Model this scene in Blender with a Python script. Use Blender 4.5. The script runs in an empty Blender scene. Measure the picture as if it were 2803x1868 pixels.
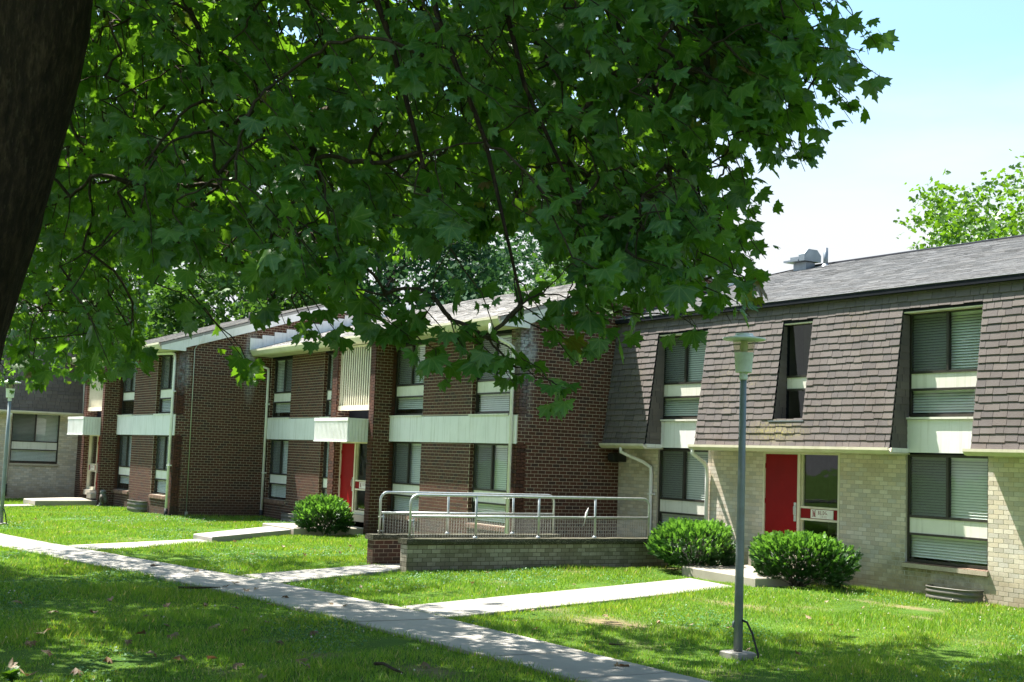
import bpy, bmesh, math, random
import numpy as np
from mathutils import Vector, Matrix

random.seed(7)
RNG = np.random.default_rng(11)
SC = bpy.context.scene
COL = SC.collection
RAD = math.radians

# ------------------------------------------------------------------ camera
CAM_Z = 2.2
F_PX, W_PX, H_PX = 3536.58, 2803.0, 1868.0
YAW, PITCH, ROLL = 1.00148824, 0.0908378892, 0.0364092666
_f = np.array([-math.sin(YAW) * math.cos(PITCH), math.cos(YAW) * math.cos(PITCH), math.sin(PITCH)])
_r0 = np.array([math.cos(YAW), math.sin(YAW), 0.0])
_u0 = np.cross(_r0, _f)
CR = _r0 * math.cos(ROLL) + _u0 * math.sin(ROLL)
CU = -_r0 * math.sin(ROLL) + _u0 * math.cos(ROLL)
CF = _f
CAMP = np.array([0.0, 0.0, CAM_Z])
cam_data = bpy.data.cameras.new('camera')
cam = bpy.data.objects.new('camera', cam_data)
COL.objects.link(cam)
cam.matrix_world = Matrix(((CR[0], CU[0], -CF[0], 0), (CR[1], CU[1], -CF[1], 0), (CR[2], CU[2], -CF[2], CAM_Z), (0, 0, 0, 1)))
cam_data.sensor_width = 36.0
cam_data.lens = F_PX / W_PX * 36.0
cam_data.clip_start = 0.1
cam_data.clip_end = 2000.0
SC.camera = cam

# ------------------------------------------------------------------ sun, sky, exposure
SUN_TRAVEL = Vector((0.48, 0.185, -1.0)).normalized()
SUN_EL = math.asin(-SUN_TRAVEL.z)
SUN_ROT = math.atan2(-SUN_TRAVEL.x, -SUN_TRAVEL.y)
sun_d = bpy.data.lights.new('sun', 'SUN')
sun_d.energy = 5.0
sun_d.angle = RAD(0.53)
sun_d.color = (1.0, 0.955, 0.88)
sun = bpy.data.objects.new('sun', sun_d)
COL.objects.link(sun)
sun.rotation_euler = SUN_TRAVEL.to_track_quat('-Z', 'Y').to_euler()
sun.location = (0, 0, 60)

SKY_STRENGTH = 0.095
world = bpy.data.worlds.new('World')
SC.world = world
world.use_nodes = True
wn = world.node_tree
wn.nodes.clear()
w_out = wn.nodes.new('ShaderNodeOutputWorld')
w_bg = wn.nodes.new('ShaderNodeBackground')
w_bg.inputs['Strength'].default_value = SKY_STRENGTH
w_sky = wn.nodes.new('ShaderNodeTexSky')
w_sky.sky_type = 'NISHITA'
w_sky.sun_disc = False
w_sky.sun_elevation = SUN_EL
w_sky.sun_rotation = SUN_ROT
w_sky.air_density = 1.0
w_sky.dust_density = 2.2
w_sky.ozone_density = 1.0
# thin summer haze and cloud: thick at the horizon, breaking up with height, the same all round
w_tc = wn.nodes.new('ShaderNodeTexCoord')
w_sep = wn.nodes.new('ShaderNodeSeparateXYZ')
wn.links.new(w_tc.outputs['Generated'], w_sep.inputs[0])
w_map = wn.nodes.new('ShaderNodeMapping')
w_map.inputs['Scale'].default_value = (2.2, 2.2, 9.0)
wn.links.new(w_tc.outputs['Generated'], w_map.inputs['Vector'])
w_noise = wn.nodes.new('ShaderNodeTexNoise')
w_noise.inputs['Scale'].default_value = 1.6
w_noise.inputs['Detail'].default_value = 7.0
w_noise.inputs['Roughness'].default_value = 0.55
wn.links.new(w_map.outputs[0], w_noise.inputs['Vector'])
w_a = wn.nodes.new('ShaderNodeMath'); w_a.operation = 'MULTIPLY_ADD'
wn.links.new(w_noise.outputs['Fac'], w_a.inputs[0]); w_a.inputs[1].default_value = -0.16
wn.links.new(w_sep.outputs['Z'], w_a.inputs[2])
w_mr = wn.nodes.new('ShaderNodeMapRange')
w_mr.interpolation_type = 'SMOOTHSTEP'
w_mr.inputs['From Min'].default_value = 0.08
w_mr.inputs['From Max'].default_value = 0.25
w_mr.inputs['To Min'].default_value = 1.0
w_mr.inputs['To Max'].default_value = 0.06
wn.links.new(w_a.outputs[0], w_mr.inputs['Value'])
w_mix = wn.nodes.new('ShaderNodeMix'); w_mix.data_type = 'RGBA'
wn.links.new(w_mr.outputs[0], w_mix.inputs['Factor'])
w_tint = wn.nodes.new('ShaderNodeMix'); w_tint.data_type = 'RGBA'; w_tint.blend_type = 'MULTIPLY'
w_tint.inputs['Factor'].default_value = 1.0
w_tint.inputs['B'].default_value = (0.72, 0.93, 0.94, 1)
wn.links.new(w_sky.outputs[0], w_tint.inputs['A'])
wn.links.new(w_tint.outputs['Result'], w_mix.inputs['A'])
w_map2 = wn.nodes.new('ShaderNodeMapping'); w_map2.inputs['Scale'].default_value = (3.0, 3.0, 16.0); w_map2.inputs['Location'].default_value = (3.1, 0.4, 0.0)
wn.links.new(w_tc.outputs['Generated'], w_map2.inputs['Vector'])
w_n2 = wn.nodes.new('ShaderNodeTexNoise'); w_n2.inputs['Scale'].default_value = 1.3; w_n2.inputs['Detail'].default_value = 6.0; w_n2.inputs['Roughness'].default_value = 0.5
wn.links.new(w_map2.outputs[0], w_n2.inputs['Vector'])
w_m2 = wn.nodes.new('ShaderNodeMapRange'); w_m2.interpolation_type = 'SMOOTHSTEP'
w_m2.inputs['From Min'].default_value = 0.5; w_m2.inputs['From Max'].default_value = 0.72; w_m2.inputs['To Max'].default_value = 0.7
wn.links.new(w_n2.outputs['Fac'], w_m2.inputs['Value'])
w_mx = wn.nodes.new('ShaderNodeMath'); w_mx.operation = 'MAXIMUM'
wn.links.new(w_m2.outputs[0], w_mx.inputs[0]); wn.links.new(w_mr.outputs[0], w_mx.inputs[1]); wn.links.new(w_mx.outputs[0], w_mix.inputs['Factor'])
w_mix.inputs['B'].default_value = (2.85, 2.95, 3.05, 1)
wn.links.new(w_mix.outputs['Result'], w_bg.inputs['Color'])
wn.links.new(w_bg.outputs[0], w_out.inputs['Surface'])

SC.view_settings.view_transform = 'Standard'
SC.view_settings.look = 'None'
SC.view_settings.gamma = 1.0
SC.view_settings.use_curve_mapping = False
SC.view_settings.exposure = 1.88
SC.cycles.max_bounces = 8
SC.cycles.transparent_max_bounces = 12
SC.cycles.transmission_bounces = 6

# ------------------------------------------------------------------ projection helpers (plain arithmetic on world points)
def project(P):
    P = np.asarray(P, float) - CAMP
    d = P @ CF
    return W_PX / 2 + F_PX * (P @ CR) / d, H_PX / 2 - F_PX * (P @ CU) / d, d

def at(px, py, depth):
    """world point seen at (px, py) of the 2353-wide view, depth metres along the view axis"""
    x, y = px * W_PX / 2353.0, py * W_PX / 2353.0
    return CAMP + depth * (CF + CR * (x - W_PX / 2) / F_PX - CU * (y - H_PX / 2) / F_PX)

def ground(px, py, z=0.0):
    d = at(px, py, 1.0) - CAMP
    return CAMP + d * ((z - CAM_Z) / d[2])

def cam_dist(p):
    return float(np.linalg.norm(np.asarray(p, float) - CAMP))

# ------------------------------------------------------------------ object helpers
def tag(o, label=None, cat=None, group=None, kind=None):
    if label: o['label'] = label
    if cat: o['category'] = cat
    if group: o['group'] = group
    if kind: o['kind'] = kind
    return o

def empty(name, loc=(0, 0, 0), rz=0.0):
    o = bpy.data.objects.new(name, None)
    o.empty_display_size = 0.3
    o.location = loc
    o.rotation_euler = (0, 0, rz)
    COL.objects.link(o)
    return o

def link(name, mesh, parent=None, loc=None, rot=None):
    o = bpy.data.objects.new(name, mesh)
    COL.objects.link(o)
    if parent is not None: o.parent = parent
    if loc is not None: o.location = loc
    if rot is not None: o.rotation_euler = rot
    return o

def copy_tree(o, parent=None):
    c = o.copy()
    COL.objects.link(c)
    if parent is not None: c.parent = parent
    for ch in o.children: copy_tree(ch, c)
    return c

class MB:
    """collects vertices and faces, links them as one mesh object"""
    def __init__(s, origin=(0, 0, 0)):
        s.v, s.f, s.mi, s.sm = [], [], [], []
        s.o = Vector(origin)
        s.cur = 0
    def add(s, vs, fs, smooth=False):
        b = len(s.v)
        s.v.extend([(p[0], p[1], p[2]) for p in vs])
        for f in fs:
            s.f.append([b + i for i in f]); s.mi.append(s.cur); s.sm.append(smooth)
    def box(s, x0, x1, y0, y1, z0, z1):
        s.add([(x0, y0, z0), (x1, y0, z0), (x1, y1, z0), (x0, y1, z0), (x0, y0, z1), (x1, y0, z1), (x1, y1, z1), (x0, y1, z1)],
              [(0, 3, 2, 1), (4, 5, 6, 7), (0, 1, 5, 4), (1, 2, 6, 5), (2, 3, 7, 6), (3, 0, 4, 7)])
    def bevbox(s, x0, x1, y0, y1, z0, z1, b=0.01):
        # box with chamfered top edges
        s.add([(x0, y0, z0), (x1, y0, z0), (x1, y1, z0), (x0, y1, z0), (x0, y0, z1 - b), (x1, y0, z1 - b), (x1, y1, z1 - b), (x0, y1, z1 - b),
               (x0 + b, y0 + b, z1), (x1 - b, y0 + b, z1), (x1 - b, y1 - b, z1), (x0 + b, y1 - b, z1)],
              [(0, 3, 2, 1), (0, 1, 5, 4), (1, 2, 6, 5), (2, 3, 7, 6), (3, 0, 4, 7), (4, 5, 9, 8), (5, 6, 10, 9), (6, 7, 11, 10), (7, 4, 8, 11), (8, 9, 10, 11)])
    def prism(s, poly, axis, a, b):
        """polygon (2D) extruded along axis 'x','y','z' from a to b"""
        n = len(poly)
        def P(u, v, w):
            return {'x': (w, u, v), 'y': (u, w, v), 'z': (u, v, w)}[axis]
        vs = [P(u, v, a) for u, v in poly] + [P(u, v, b) for u, v in poly]
        fs = [tuple(range(n - 1, -1, -1)), tuple(range(n, 2 * n))] + [(i, (i + 1) % n, n + (i + 1) % n, n + i) for i in range(n)]
        s.add(vs, fs)
    def tube(s, path, r, n=8, caps=True):
        path = [Vector(p) for p in path]
        rs = r if isinstance(r, (list, tuple)) else [r] * len(path)
        vs = []
        prev = None
        for i, p in enumerate(path):
            t = (path[min(i + 1, len(path) - 1)] - path[max(i - 1, 0)])
            t = t.normalized() if t.length > 1e-9 else Vector((0, 0, 1))
            ref = prev if prev is not None else (Vector((0, 0, 1)) if abs(t.z) < 0.9 else Vector((1, 0, 0)))
            a = (ref - t * ref.dot(t))
            if a.length < 1e-6: a = t.orthogonal()
            a.normalize(); prev = a
            b = t.cross(a)
            for k in range(n):
                an = 2 * math.pi * k / n
                vs.append(p + (a * math.cos(an) + b * math.sin(an)) * rs[i])
        fs = []
        for i in range(len(path) - 1):
            for k in range(n):
                fs.append((i * n + k, i * n + (k + 1) % n, (i + 1) * n + (k + 1) % n, (i + 1) * n + k))
        s.add(vs, fs, True)
        if caps:
            b0 = len(s.v) - len(vs)
            s.f.append([b0 + k for k in range(n - 1, -1, -1)]); s.mi.append(s.cur); s.sm.append(False)
            s.f.append([b0 + (len(path) - 1) * n + k for k in range(n)]); s.mi.append(s.cur); s.sm.append(False)
    def lathe(s, prof, c=(0, 0, 0), n=24, ang=2 * math.pi, start=0.0):
        full = ang > 6.28
        m = n if full else n + 1
        vs = []
        for r_, z in prof:
            for k in range(m):
                a = start + ang * k / n
                vs.append((c[0] + r_ * math.cos(a), c[1] + r_ * math.sin(a), c[2] + z))
        fs = []
        for i in range(len(prof) - 1):
            for k in range(n):
                k2 = (k + 1) % m
                fs.append((i * m + k, i * m + k2, (i + 1) * m + k2, (i + 1) * m + k))
        s.add(vs, fs, True)
    def mesh(s, name, mats):
        me = bpy.data.meshes.new(name)
        o = s.o
        me.from_pydata([(p[0] - o.x, p[1] - o.y, p[2] - o.z) for p in s.v], [], s.f)
        for m in (mats if isinstance(mats, (list, tuple)) else [mats]): me.materials.append(m)
        me.polygons.foreach_set('material_index', s.mi)
        me.polygons.foreach_set('use_smooth', s.sm)
        me.update()
        return me
    def build(s, name, mats, parent=None, kind=None):
        o = link(name, s.mesh(name, mats), parent)
        if kind: o['kind'] = kind
        return o

def fast_mesh(name, V, faces_flat, nper, mat, uv=None, smooth=False, flat=False):
    """numpy mesh: V (n,3); faces_flat loop indices; nper verts per face (constant)"""
    me = bpy.data.meshes.new(name)
    nl = len(faces_flat); nf = nl // nper
    me.vertices.add(len(V)); me.loops.add(nl); me.polygons.add(nf)
    me.vertices.foreach_set('co', np.ascontiguousarray(V, dtype=np.float32).ravel())
    me.loops.foreach_set('vertex_index', np.ascontiguousarray(faces_flat, dtype=np.int32))
    me.polygons.foreach_set('loop_start', np.arange(0, nl, nper, dtype=np.int32))
    me.polygons.foreach_set('loop_total', np.full(nf, nper, dtype=np.int32))
    if flat: me.polygons.foreach_set('use_smooth', np.zeros(nf, dtype=bool))
    if smooth: me.polygons.foreach_set('use_smooth', np.ones(nf, dtype=bool))
    me.materials.append(mat)
    if uv is not None:
        l = me.uv_layers.new(name='leaf')
        l.data.foreach_set('uv', np.ascontiguousarray(uv[faces_flat], dtype=np.float32).ravel())
    me.update()
    me.validate()
    return me

# ------------------------------------------------------------------ materials
class NT:
    def __init__(s, name):
        s.m = bpy.data.materials.new(name)
        s.m.use_nodes = True
        s.t = s.m.node_tree
        s.t.nodes.clear()
        s.out = s.n('ShaderNodeOutputMaterial')
    def n(s, ty, ins=None, **props):
        nd = s.t.nodes.new(ty)
        for k, v in props.items(): setattr(nd, k, v)
        for k, v in (ins or {}).items():
            if hasattr(v, 'node'): s.t.links.new(v, nd.inputs[k])
            else: nd.inputs[k].default_value = v
        return nd
    def pos(s): return s.n('ShaderNodeNewGeometry').outputs['Position']
    def rnd(s):
        a = s.n('ShaderNodeNewGeometry').outputs['Random Per Island']
        b = s.n('ShaderNodeObjectInfo').outputs['Random']
        c = s.math('ADD', a, b)
        return s.math('FRACT', s.math('MULTIPLY', c, 7.31))
    def math(s, op, a, b=0.0, c=0.0, clamp=False):
        nd = s.n('ShaderNodeMath', {0: a, 1: b, 2: c}, operation=op)
        nd.use_clamp = clamp
        return nd.outputs[0]
    def noise(s, scale, detail=4.0, rough=0.55, vec=None, out='Fac'):
        return s.n('ShaderNodeTexNoise', {'Vector': vec if vec is not None else s.pos(), 'Scale': scale, 'Detail': detail, 'Roughness': rough}).outputs[out]
    def ramp(s, fac, stops, interp='LINEAR'):
        nd = s.n('ShaderNodeValToRGB', {'Fac': fac})
        cr = nd.color_ramp; cr.interpolation = interp
        while len(cr.elements) < len(stops): cr.elements.new(0.5)
        for e, (p, c) in zip(cr.elements, stops):
            e.position = p
            e.color = (c[0], c[1], c[2], 1) if isinstance(c, (tuple, list)) else (c, c, c, 1)
        return nd.outputs['Color']
    def mix(s, fac, a, b, mode='MIX'):
        nd = s.n('ShaderNodeMix', data_type='RGBA', blend_type=mode)
        for k, v in (('Factor', fac), ('A', a), ('B', b)):
            if hasattr(v, 'node'): s.t.links.new(v, nd.inputs[k])
            else: nd.inputs[k].default_value = (*v, 1) if isinstance(v, tuple) and len(v) == 3 else v
        return nd.outputs['Result']
    def rng(s, v, a, b, c=0.0, d=1.0):
        return s.n('ShaderNodeMapRange', {'Value': v, 'From Min': a, 'From Max': b, 'To Min': c, 'To Max': d}).outputs[0]
    def bump(s, h, strength=0.3, dist=0.01):
        return s.n('ShaderNodeBump', {'Height': h, 'Strength': strength, 'Distance': dist}).outputs[0]
    def blob(s, c, sc):
        """1 at c falling to 0 at the ellipsoid with radii sc (world)"""
        d = s.n('ShaderNodeVectorMath', {0: s.pos(), 1: c}, operation='SUBTRACT').outputs[0]
        d = s.n('ShaderNodeVectorMath', {0: d, 1: tuple(1.0 / q for q in sc)}, operation='MULTIPLY').outputs[0]
        l = s.n('ShaderNodeVectorMath', {0: d}, operation='LENGTH').outputs['Value']
        return s.rng(l, 0.25, 1.0, 1.0, 0.0)
    def bsdf(s, color, rough=0.7, spec=0.5, metal=0.0, normal=None, **extra):
        nd = s.n('ShaderNodeBsdfPrincipled', {'Base Color': color if hasattr(color, 'node') else (*color, 1), 'Roughness': rough, 'Specular IOR Level': spec, 'Metallic': metal})
        if normal is not None: s.t.links.new(normal, nd.inputs['Normal'])
        for k, v in extra.items():
            if hasattr(v, 'node'): s.t.links.new(v, nd.inputs[k])
            else: nd.inputs[k].default_value = v
        return nd.outputs[0]
    def end(s, sh):
        s.t.links.new(sh, s.out.inputs['Surface'])
        return s.m

def worn(name, col, col2=None, scale=6.0, rough=0.6, spec=0.4, metal=0.0, dirt=None, dirt_amt=0.35, bump=0.15, fine=60.0, streak=0.0):
    m = NT(name)
    c2 = col2 or tuple(x * 0.8 for x in col)
    n1 = m.noise(scale, 5.0, 0.6)
    c = m.mix(m.rng(n1, 0.35, 0.7), col, c2)
    if streak:
        mp = m.n('ShaderNodeMapping', {'Vector': m.pos(), 'Scale': (14.0, 14.0, 0.7)}).outputs[0]
        c = m.mix(m.rng(m.noise(1.0, 5.0, 0.65, vec=mp), 0.52, 0.75, 0.0, streak), c, (0.52, 0.50, 0.42), 'MULTIPLY')
    if dirt:
        n2 = m.noise(scale * 0.45, 7.0, 0.7)
        c = m.mix(m.math('MULTIPLY', m.rng(n2, 0.5, 0.75), dirt_amt, clamp=True), c, dirt)
    nf = m.noise(fine, 3.0)
    return m.end(m.bsdf(c, rough, spec, metal, m.bump(nf, bump, 0.004)))

def brick_mat(name, cols, stains=(), stain_col=(0.5, 0.5, 0.52), base_dirt=None, bump=0.5, tint_noise=0.5):
    m = NT(name)
    n = len(cols)
    c = m.ramp(m.rnd(), [(i / n, col) for i, col in enumerate(cols)], 'CONSTANT')
    nz = m.noise(45.0, 4.0, 0.7)
    c = m.mix(m.rng(nz, 0.35, 0.75, 0.0, tint_noise), c, (0.5, 0.47, 0.44), 'MULTIPLY')
    wide = m.noise(0.9, 5.0, 0.65)
    c = m.mix(m.rng(wide, 0.45, 0.75, 0.0, 0.45), c, (0.62, 0.6, 0.6), 'MULTIPLY')
    c = _stain(m, c, stains, stain_col, base_dirt)
    return m.end(m.bsdf(c, 0.82, 0.3, normal=m.bump(nz, bump, 0.004)))

def _stain(m, c, stains, stain_col, base_dirt):
    for ctr, rad, amt in stains:
        k = m.math('MULTIPLY', m.blob(ctr, rad), m.rng(m.noise(7.0, 5.0, 0.7), 0.3, 0.65))
        c = m.mix(m.math('MULTIPLY', k, amt, clamp=True), c, stain_col)
    if base_dirt:
        z = m.n('ShaderNodeSeparateXYZ', {0: m.pos()}).outputs['Z']
        z2 = m.math('ADD', z, m.math('MULTIPLY', m.noise(2.2, 6.0, 0.7), 0.9))
        c = m.mix(m.rng(z2, 0.5, 1.15, base_dirt[1], 0.0), c, base_dirt[0])
    return c

EFFLO = [((-25.09, 16.42, 4.75), (0.5, 0.42, 0.85), 0.95), ((-25.09, 16.5, 4.1), (0.4, 0.3, 1.5), 0.3), ((-40.25, 15.62, 5.0), (0.4, 0.28, 1.5), 0.8),
         ((-40.25, 13.38, 4.6), (0.4, 0.3, 0.8), 0.6), ((-25.09, 18.3, 2.75), (0.3, 0.3, 0.25), 0.12)]
BR_DARK = [(0.0890, 0.0353, 0.0212), (0.0992, 0.0390, 0.0236), (0.0790, 0.0324, 0.0201), (0.1073, 0.0427, 0.0254), (0.0709, 0.0310, 0.0201), (0.0931, 0.0376, 0.0230), (0.0588, 0.0310, 0.0230), (0.1012, 0.0398, 0.0230)]
OLD_DARK = [(0.102, 0.055, 0.041), (0.126, 0.066, 0.049), (0.079, 0.046, 0.037), (0.144, 0.078, 0.056), (0.066, 0.044, 0.041), (0.108, 0.062, 0.049), (0.050, 0.041, 0.042), (0.118, 0.061, 0.043)]
BR_BEIGE = [(0.6016, 0.5200, 0.4118), (0.6656, 0.5850, 0.4828), (0.5504, 0.4680, 0.3692), (0.7040, 0.6240, 0.5254), (0.5120, 0.4550, 0.3834), (0.6400, 0.5460, 0.4260), (0.5888, 0.5330, 0.4686)]
M = {}
M['brick'] = brick_mat('dark_brick', BR_DARK, EFFLO, (0.42, 0.44, 0.47), base_dirt=((0.05, 0.04, 0.03), 0.45))
def mortar(name, col, stains=(), base=None):
    m = NT(name)
    c = m.mix(m.rng(m.noise(30, 4, 0.7), 0.3, 0.7), col, tuple(x * 0.72 for x in col))
    c = _stain(m, c, stains, (0.5, 0.52, 0.55), base)
    return m.end(m.bsdf(c, 0.9, 0.2, normal=m.bump(m.noise(120, 3), 0.12, 0.003)))
M['mortar'] = mortar('tan_mortar', (0.55, 0.47, 0.36), EFFLO, ((0.10, 0.08, 0.055), 0.7))
GRIME = [((-15.6, 19.26, 0.35), (1.7, 0.5, 0.42), 0.8), ((-16.35, 19.26, 0.55), (0.5, 0.4, 0.6), 0.7)]
M['beige_brick'] = brick_mat('beige_brick', BR_BEIGE, GRIME, (0.10, 0.10, 0.045), base_dirt=((0.24, 0.17, 0.10), 0.6), bump=0.05, tint_noise=0.3)
M['beige_mortar'] = mortar('grey_mortar', (0.47, 0.42, 0.34), GRIME, ((0.20, 0.145, 0.09), 0.6))
M['mossy_brick'] = brick_mat('weathered_grey_brick', [(0.4050, 0.3780, 0.2970), (0.4860, 0.4590, 0.3780), (0.3375, 0.3172, 0.2430), (0.5400, 0.4995, 0.4050), (0.2970, 0.2767, 0.2093)],
                             [((-22, 13.2, 0.5), (1, 1.0, 0.5), 0.6), ((-22, 16.8, 0.45), (1, 1.4, 0.5), 0.6), ((-22, 14.9, 0.55), (1, 0.7, 0.25), 0.6)], (0.075, 0.07, 0.045), ((0.10, 0.08, 0.05), 0.6))
M['mossy_mortar'] = mortar('dark_mortar', (0.085, 0.075, 0.05))
M['sill_brick'] = brick_mat('sill_brick', [(0.20, 0.12, 0.085), (0.25, 0.155, 0.11), (0.16, 0.10, 0.075)], GRIME, (0.09, 0.085, 0.05))

def shingle_mat(name, cols, lichen=0.5, gran=140.0):
    m = NT(name)
    n = len(cols)
    c = m.ramp(m.rnd(), [(i / n, col) for i, col in enumerate(cols)], 'CONSTANT')
    g = m.noise(gran, 2.0, 0.8)
    c = m.mix(m.rng(g, 0.3, 0.7, 0.0, 0.7), c, (0.55, 0.55, 0.56), 'MULTIPLY')
    w = m.noise(1.3, 6.0, 0.7)
    c = m.mix(m.rng(w, 0.45, 0.75, 0.0, 0.5), c, (0.62, 0.56, 0.5), 'MULTIPLY')
    l = m.math('MULTIPLY', m.rng(m.noise(1.1, 3.0, 0.6), 0.55, 0.72), m.rng(m.noise(26.0, 4.0, 0.8), 0.52, 0.68))
    l = m.math('MAXIMUM', m.math('MULTIPLY', l, lichen), m.math('MULTIPLY', m.blob((-19.3, 18.8, 2.95), (1.1, 0.5, 0.3)), m.math('MULTIPLY', m.rng(m.noise(22.0, 4.0, 0.8), 0.42, 0.62), 0.7)))
    c = m.mix(l, c, (0.30, 0.26, 0.07))
    return m.end(m.bsdf(c, 0.9, 0.25, normal=m.bump(g, 0.6, 0.004)))
M['shingle'] = shingle_mat('mansard_shingle', [(0.1580, 0.1349, 0.1292), (0.1660, 0.1415, 0.1338), (0.1460, 0.1254, 0.1210), (0.1740, 0.1492, 0.1401), (0.1610, 0.1358, 0.1283), (0.1500, 0.1292, 0.1256), (0.1350, 0.1178, 0.1156)])
M['roof_shingle'] = shingle_mat('roof_shingle', [(0.155, 0.155, 0.158), (0.17, 0.169, 0.171), (0.14, 0.141, 0.145), (0.18, 0.178, 0.178), (0.16, 0.16, 0.164), (0.147, 0.144, 0.144)], 0.0)
M['roof_shingle_warm'] = shingle_mat('brown_roof_shingle', [(0.375, 0.355, 0.340), (0.468, 0.445, 0.427), (0.309, 0.296, 0.289), (0.525, 0.496, 0.471), (0.404, 0.379, 0.360)], 0.0)
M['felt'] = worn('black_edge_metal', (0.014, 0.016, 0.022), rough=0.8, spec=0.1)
M['white'] = worn('white_painted_metal', (0.82, 0.80, 0.79), (0.76, 0.74, 0.73), 3.0, 0.5, 0.3, streak=0.4, dirt=(0.42, 0.38, 0.28), dirt_amt=0.3)
M['cream'] = worn('cream_paint', (0.66, 0.61, 0.47), (0.58, 0.53, 0.40), 4.0, 0.55, 0.4, dirt=(0.34, 0.27, 0.15), dirt_amt=0.5)
M['panel'] = worn('offwhite_panel', streak=0.5, col=(0.76, 0.73, 0.66), col2=(0.70, 0.67, 0.60), scale=2.5, rough=0.55, spec=0.3, dirt=(0.40, 0.38, 0.28), dirt_amt=0.35)
M['band'] = worn('white_band_panel', (0.82, 0.80, 0.79), (0.76, 0.75, 0.74), 1.5, 0.5, 0.3, streak=0.55, dirt=(0.42, 0.42, 0.34), dirt_amt=0.25)
M['bronze'] = worn('dark_bronze_frame', (0.035, 0.031, 0.026), (0.05, 0.044, 0.036), 9.0, 0.45, 0.5, 0.3)
M['blind'] = worn('white_blind', (0.82, 0.82, 0.78), (0.76, 0.77, 0.73), 8.0, 0.6, 0.3)
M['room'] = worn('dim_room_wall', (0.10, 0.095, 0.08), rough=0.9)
M['red'] = worn('red_door_paint', (0.22, 0.006, 0.007), (0.19, 0.005, 0.006), 3.0, 0.5, 0.12, dirt=(0.16, 0.01, 0.009), dirt_amt=0.4, bump=0.05)
M['letters'] = worn('dark_red_letters', (0.23, 0.012, 0.012), rough=0.5)
M['steel'] = worn('brushed_steel_plate', (0.55, 0.55, 0.53), rough=0.4, metal=0.7)
M['galv'] = worn('galvanised_pipe', (0.56, 0.58, 0.58), (0.44, 0.46, 0.46), 14.0, 0.42, 0.5, 0.65, dirt=(0.36, 0.33, 0.24), dirt_amt=0.5)
M['wire'] = worn('galvanised_wire', (0.55, 0.55, 0.52), rough=0.5, metal=0.5)
M['pole'] = worn('grey_pole_paint', (0.20, 0.235, 0.245), (0.16, 0.19, 0.20), 5.0, 0.45, 0.5, 0.2, dirt=(0.10, 0.09, 0.07), dirt_amt=0.5)
M['lampwhite'] = worn('pale_lamp_housing', (0.66, 0.70, 0.68), (0.60, 0.64, 0.62), 7.0, 0.5, 0.4, dirt=(0.25, 0.25, 0.2), dirt_amt=0.5)
M['vent'] = worn('galvanised_vent', (0.2310, 0.2585, 0.2860), (0.1925, 0.2200, 0.2475), 8.0, 0.4, 0.5, 0.5)
M['dark'] = worn('dark_fixture', (0.02, 0.02, 0.02), rough=0.6)
M['cap'] = None
M['owl'] = worn('weathered_plastic_owl', (0.16, 0.17, 0.16), (0.07, 0.065, 0.055), 18.0, 0.65, 0.3, dirt=(0.24, 0.26, 0.26), dirt_amt=0.8, bump=0.5, fine=70)
M['owlwing'] = worn('owl_wing_paint', (0.085, 0.07, 0.05), (0.05, 0.04, 0.03), 26.0, 0.65, 0.3, bump=0.5)
M['well'] = worn('corrugated_well_metal', (0.1200, 0.1140, 0.0990), (0.1620, 0.1530, 0.1320), 6.0, 0.55, 0.4, 0.45, dirt=(0.0540, 0.0420, 0.0240), dirt_amt=0.6)

def concrete(name, col, spots=True, patches=0.5):
    m = NT(name)
    c = m.mix(m.rng(m.noise(0.8, 6, 0.65), 0.35, 0.7), col, tuple(x * 0.78 for x in col))
    r = m.rnd()
    c = m.mix(m.rng(r, 0, 1, 0.0, 0.5), c, (0.78, 0.79, 0.82), 'MULTIPLY')
    c = m.mix(m.rng(m.noise(7, 8, 0.75), 0.58, 0.75, 0.0, 0.55), c, (0.55, 0.51, 0.44), 'MULTIPLY')
    sp = m.n('ShaderNodeTexVoronoi', {'Vector': m.pos(), 'Scale': 55.0}).outputs['Distance']
    c = m.mix(m.rng(sp, 0.0, 0.16, 0.55, 0.0), c, (0.16, 0.145, 0.12))
    return m.end(m.bsdf(c, 0.9, 0.25, normal=m.bump(m.noise(90, 5, 0.7), 0.5, 0.004)))
M['concrete'] = concrete('pale_concrete', (0.3234, 0.3029, 0.2673))
M['step'] = concrete('step_concrete', (0.40, 0.36, 0.29))
def aggregate():
    m = NT('pebble_cap')
    v = m.n('ShaderNodeTexVoronoi', {'Vector': m.pos(), 'Scale': 48.0})
    c = m.ramp(m.n('ShaderNodeSeparateColor', {0: v.outputs['Color']}).outputs[0], [(0, (0.09, 0.075, 0.05)), (0.4, (0.2, 0.175, 0.125)), (0.7, (0.34, 0.30, 0.22)), (1, (0.13, 0.12, 0.09))])
    c = m.mix(m.rng(v.outputs['Distance'], 0.1, 0.55), c, (0.035, 0.035, 0.02))
    c = m.mix(m.rng(m.noise(2.5, 5, 0.7), 0.45, 0.65, 0, 0.75), c, (0.05, 0.05, 0.022))
    return m.end(m.bsdf(c, 0.9, 0.3, normal=m.bump(v.outputs['Distance'], -1.0, 0.02)))
M['cap'] = aggregate()

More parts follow.
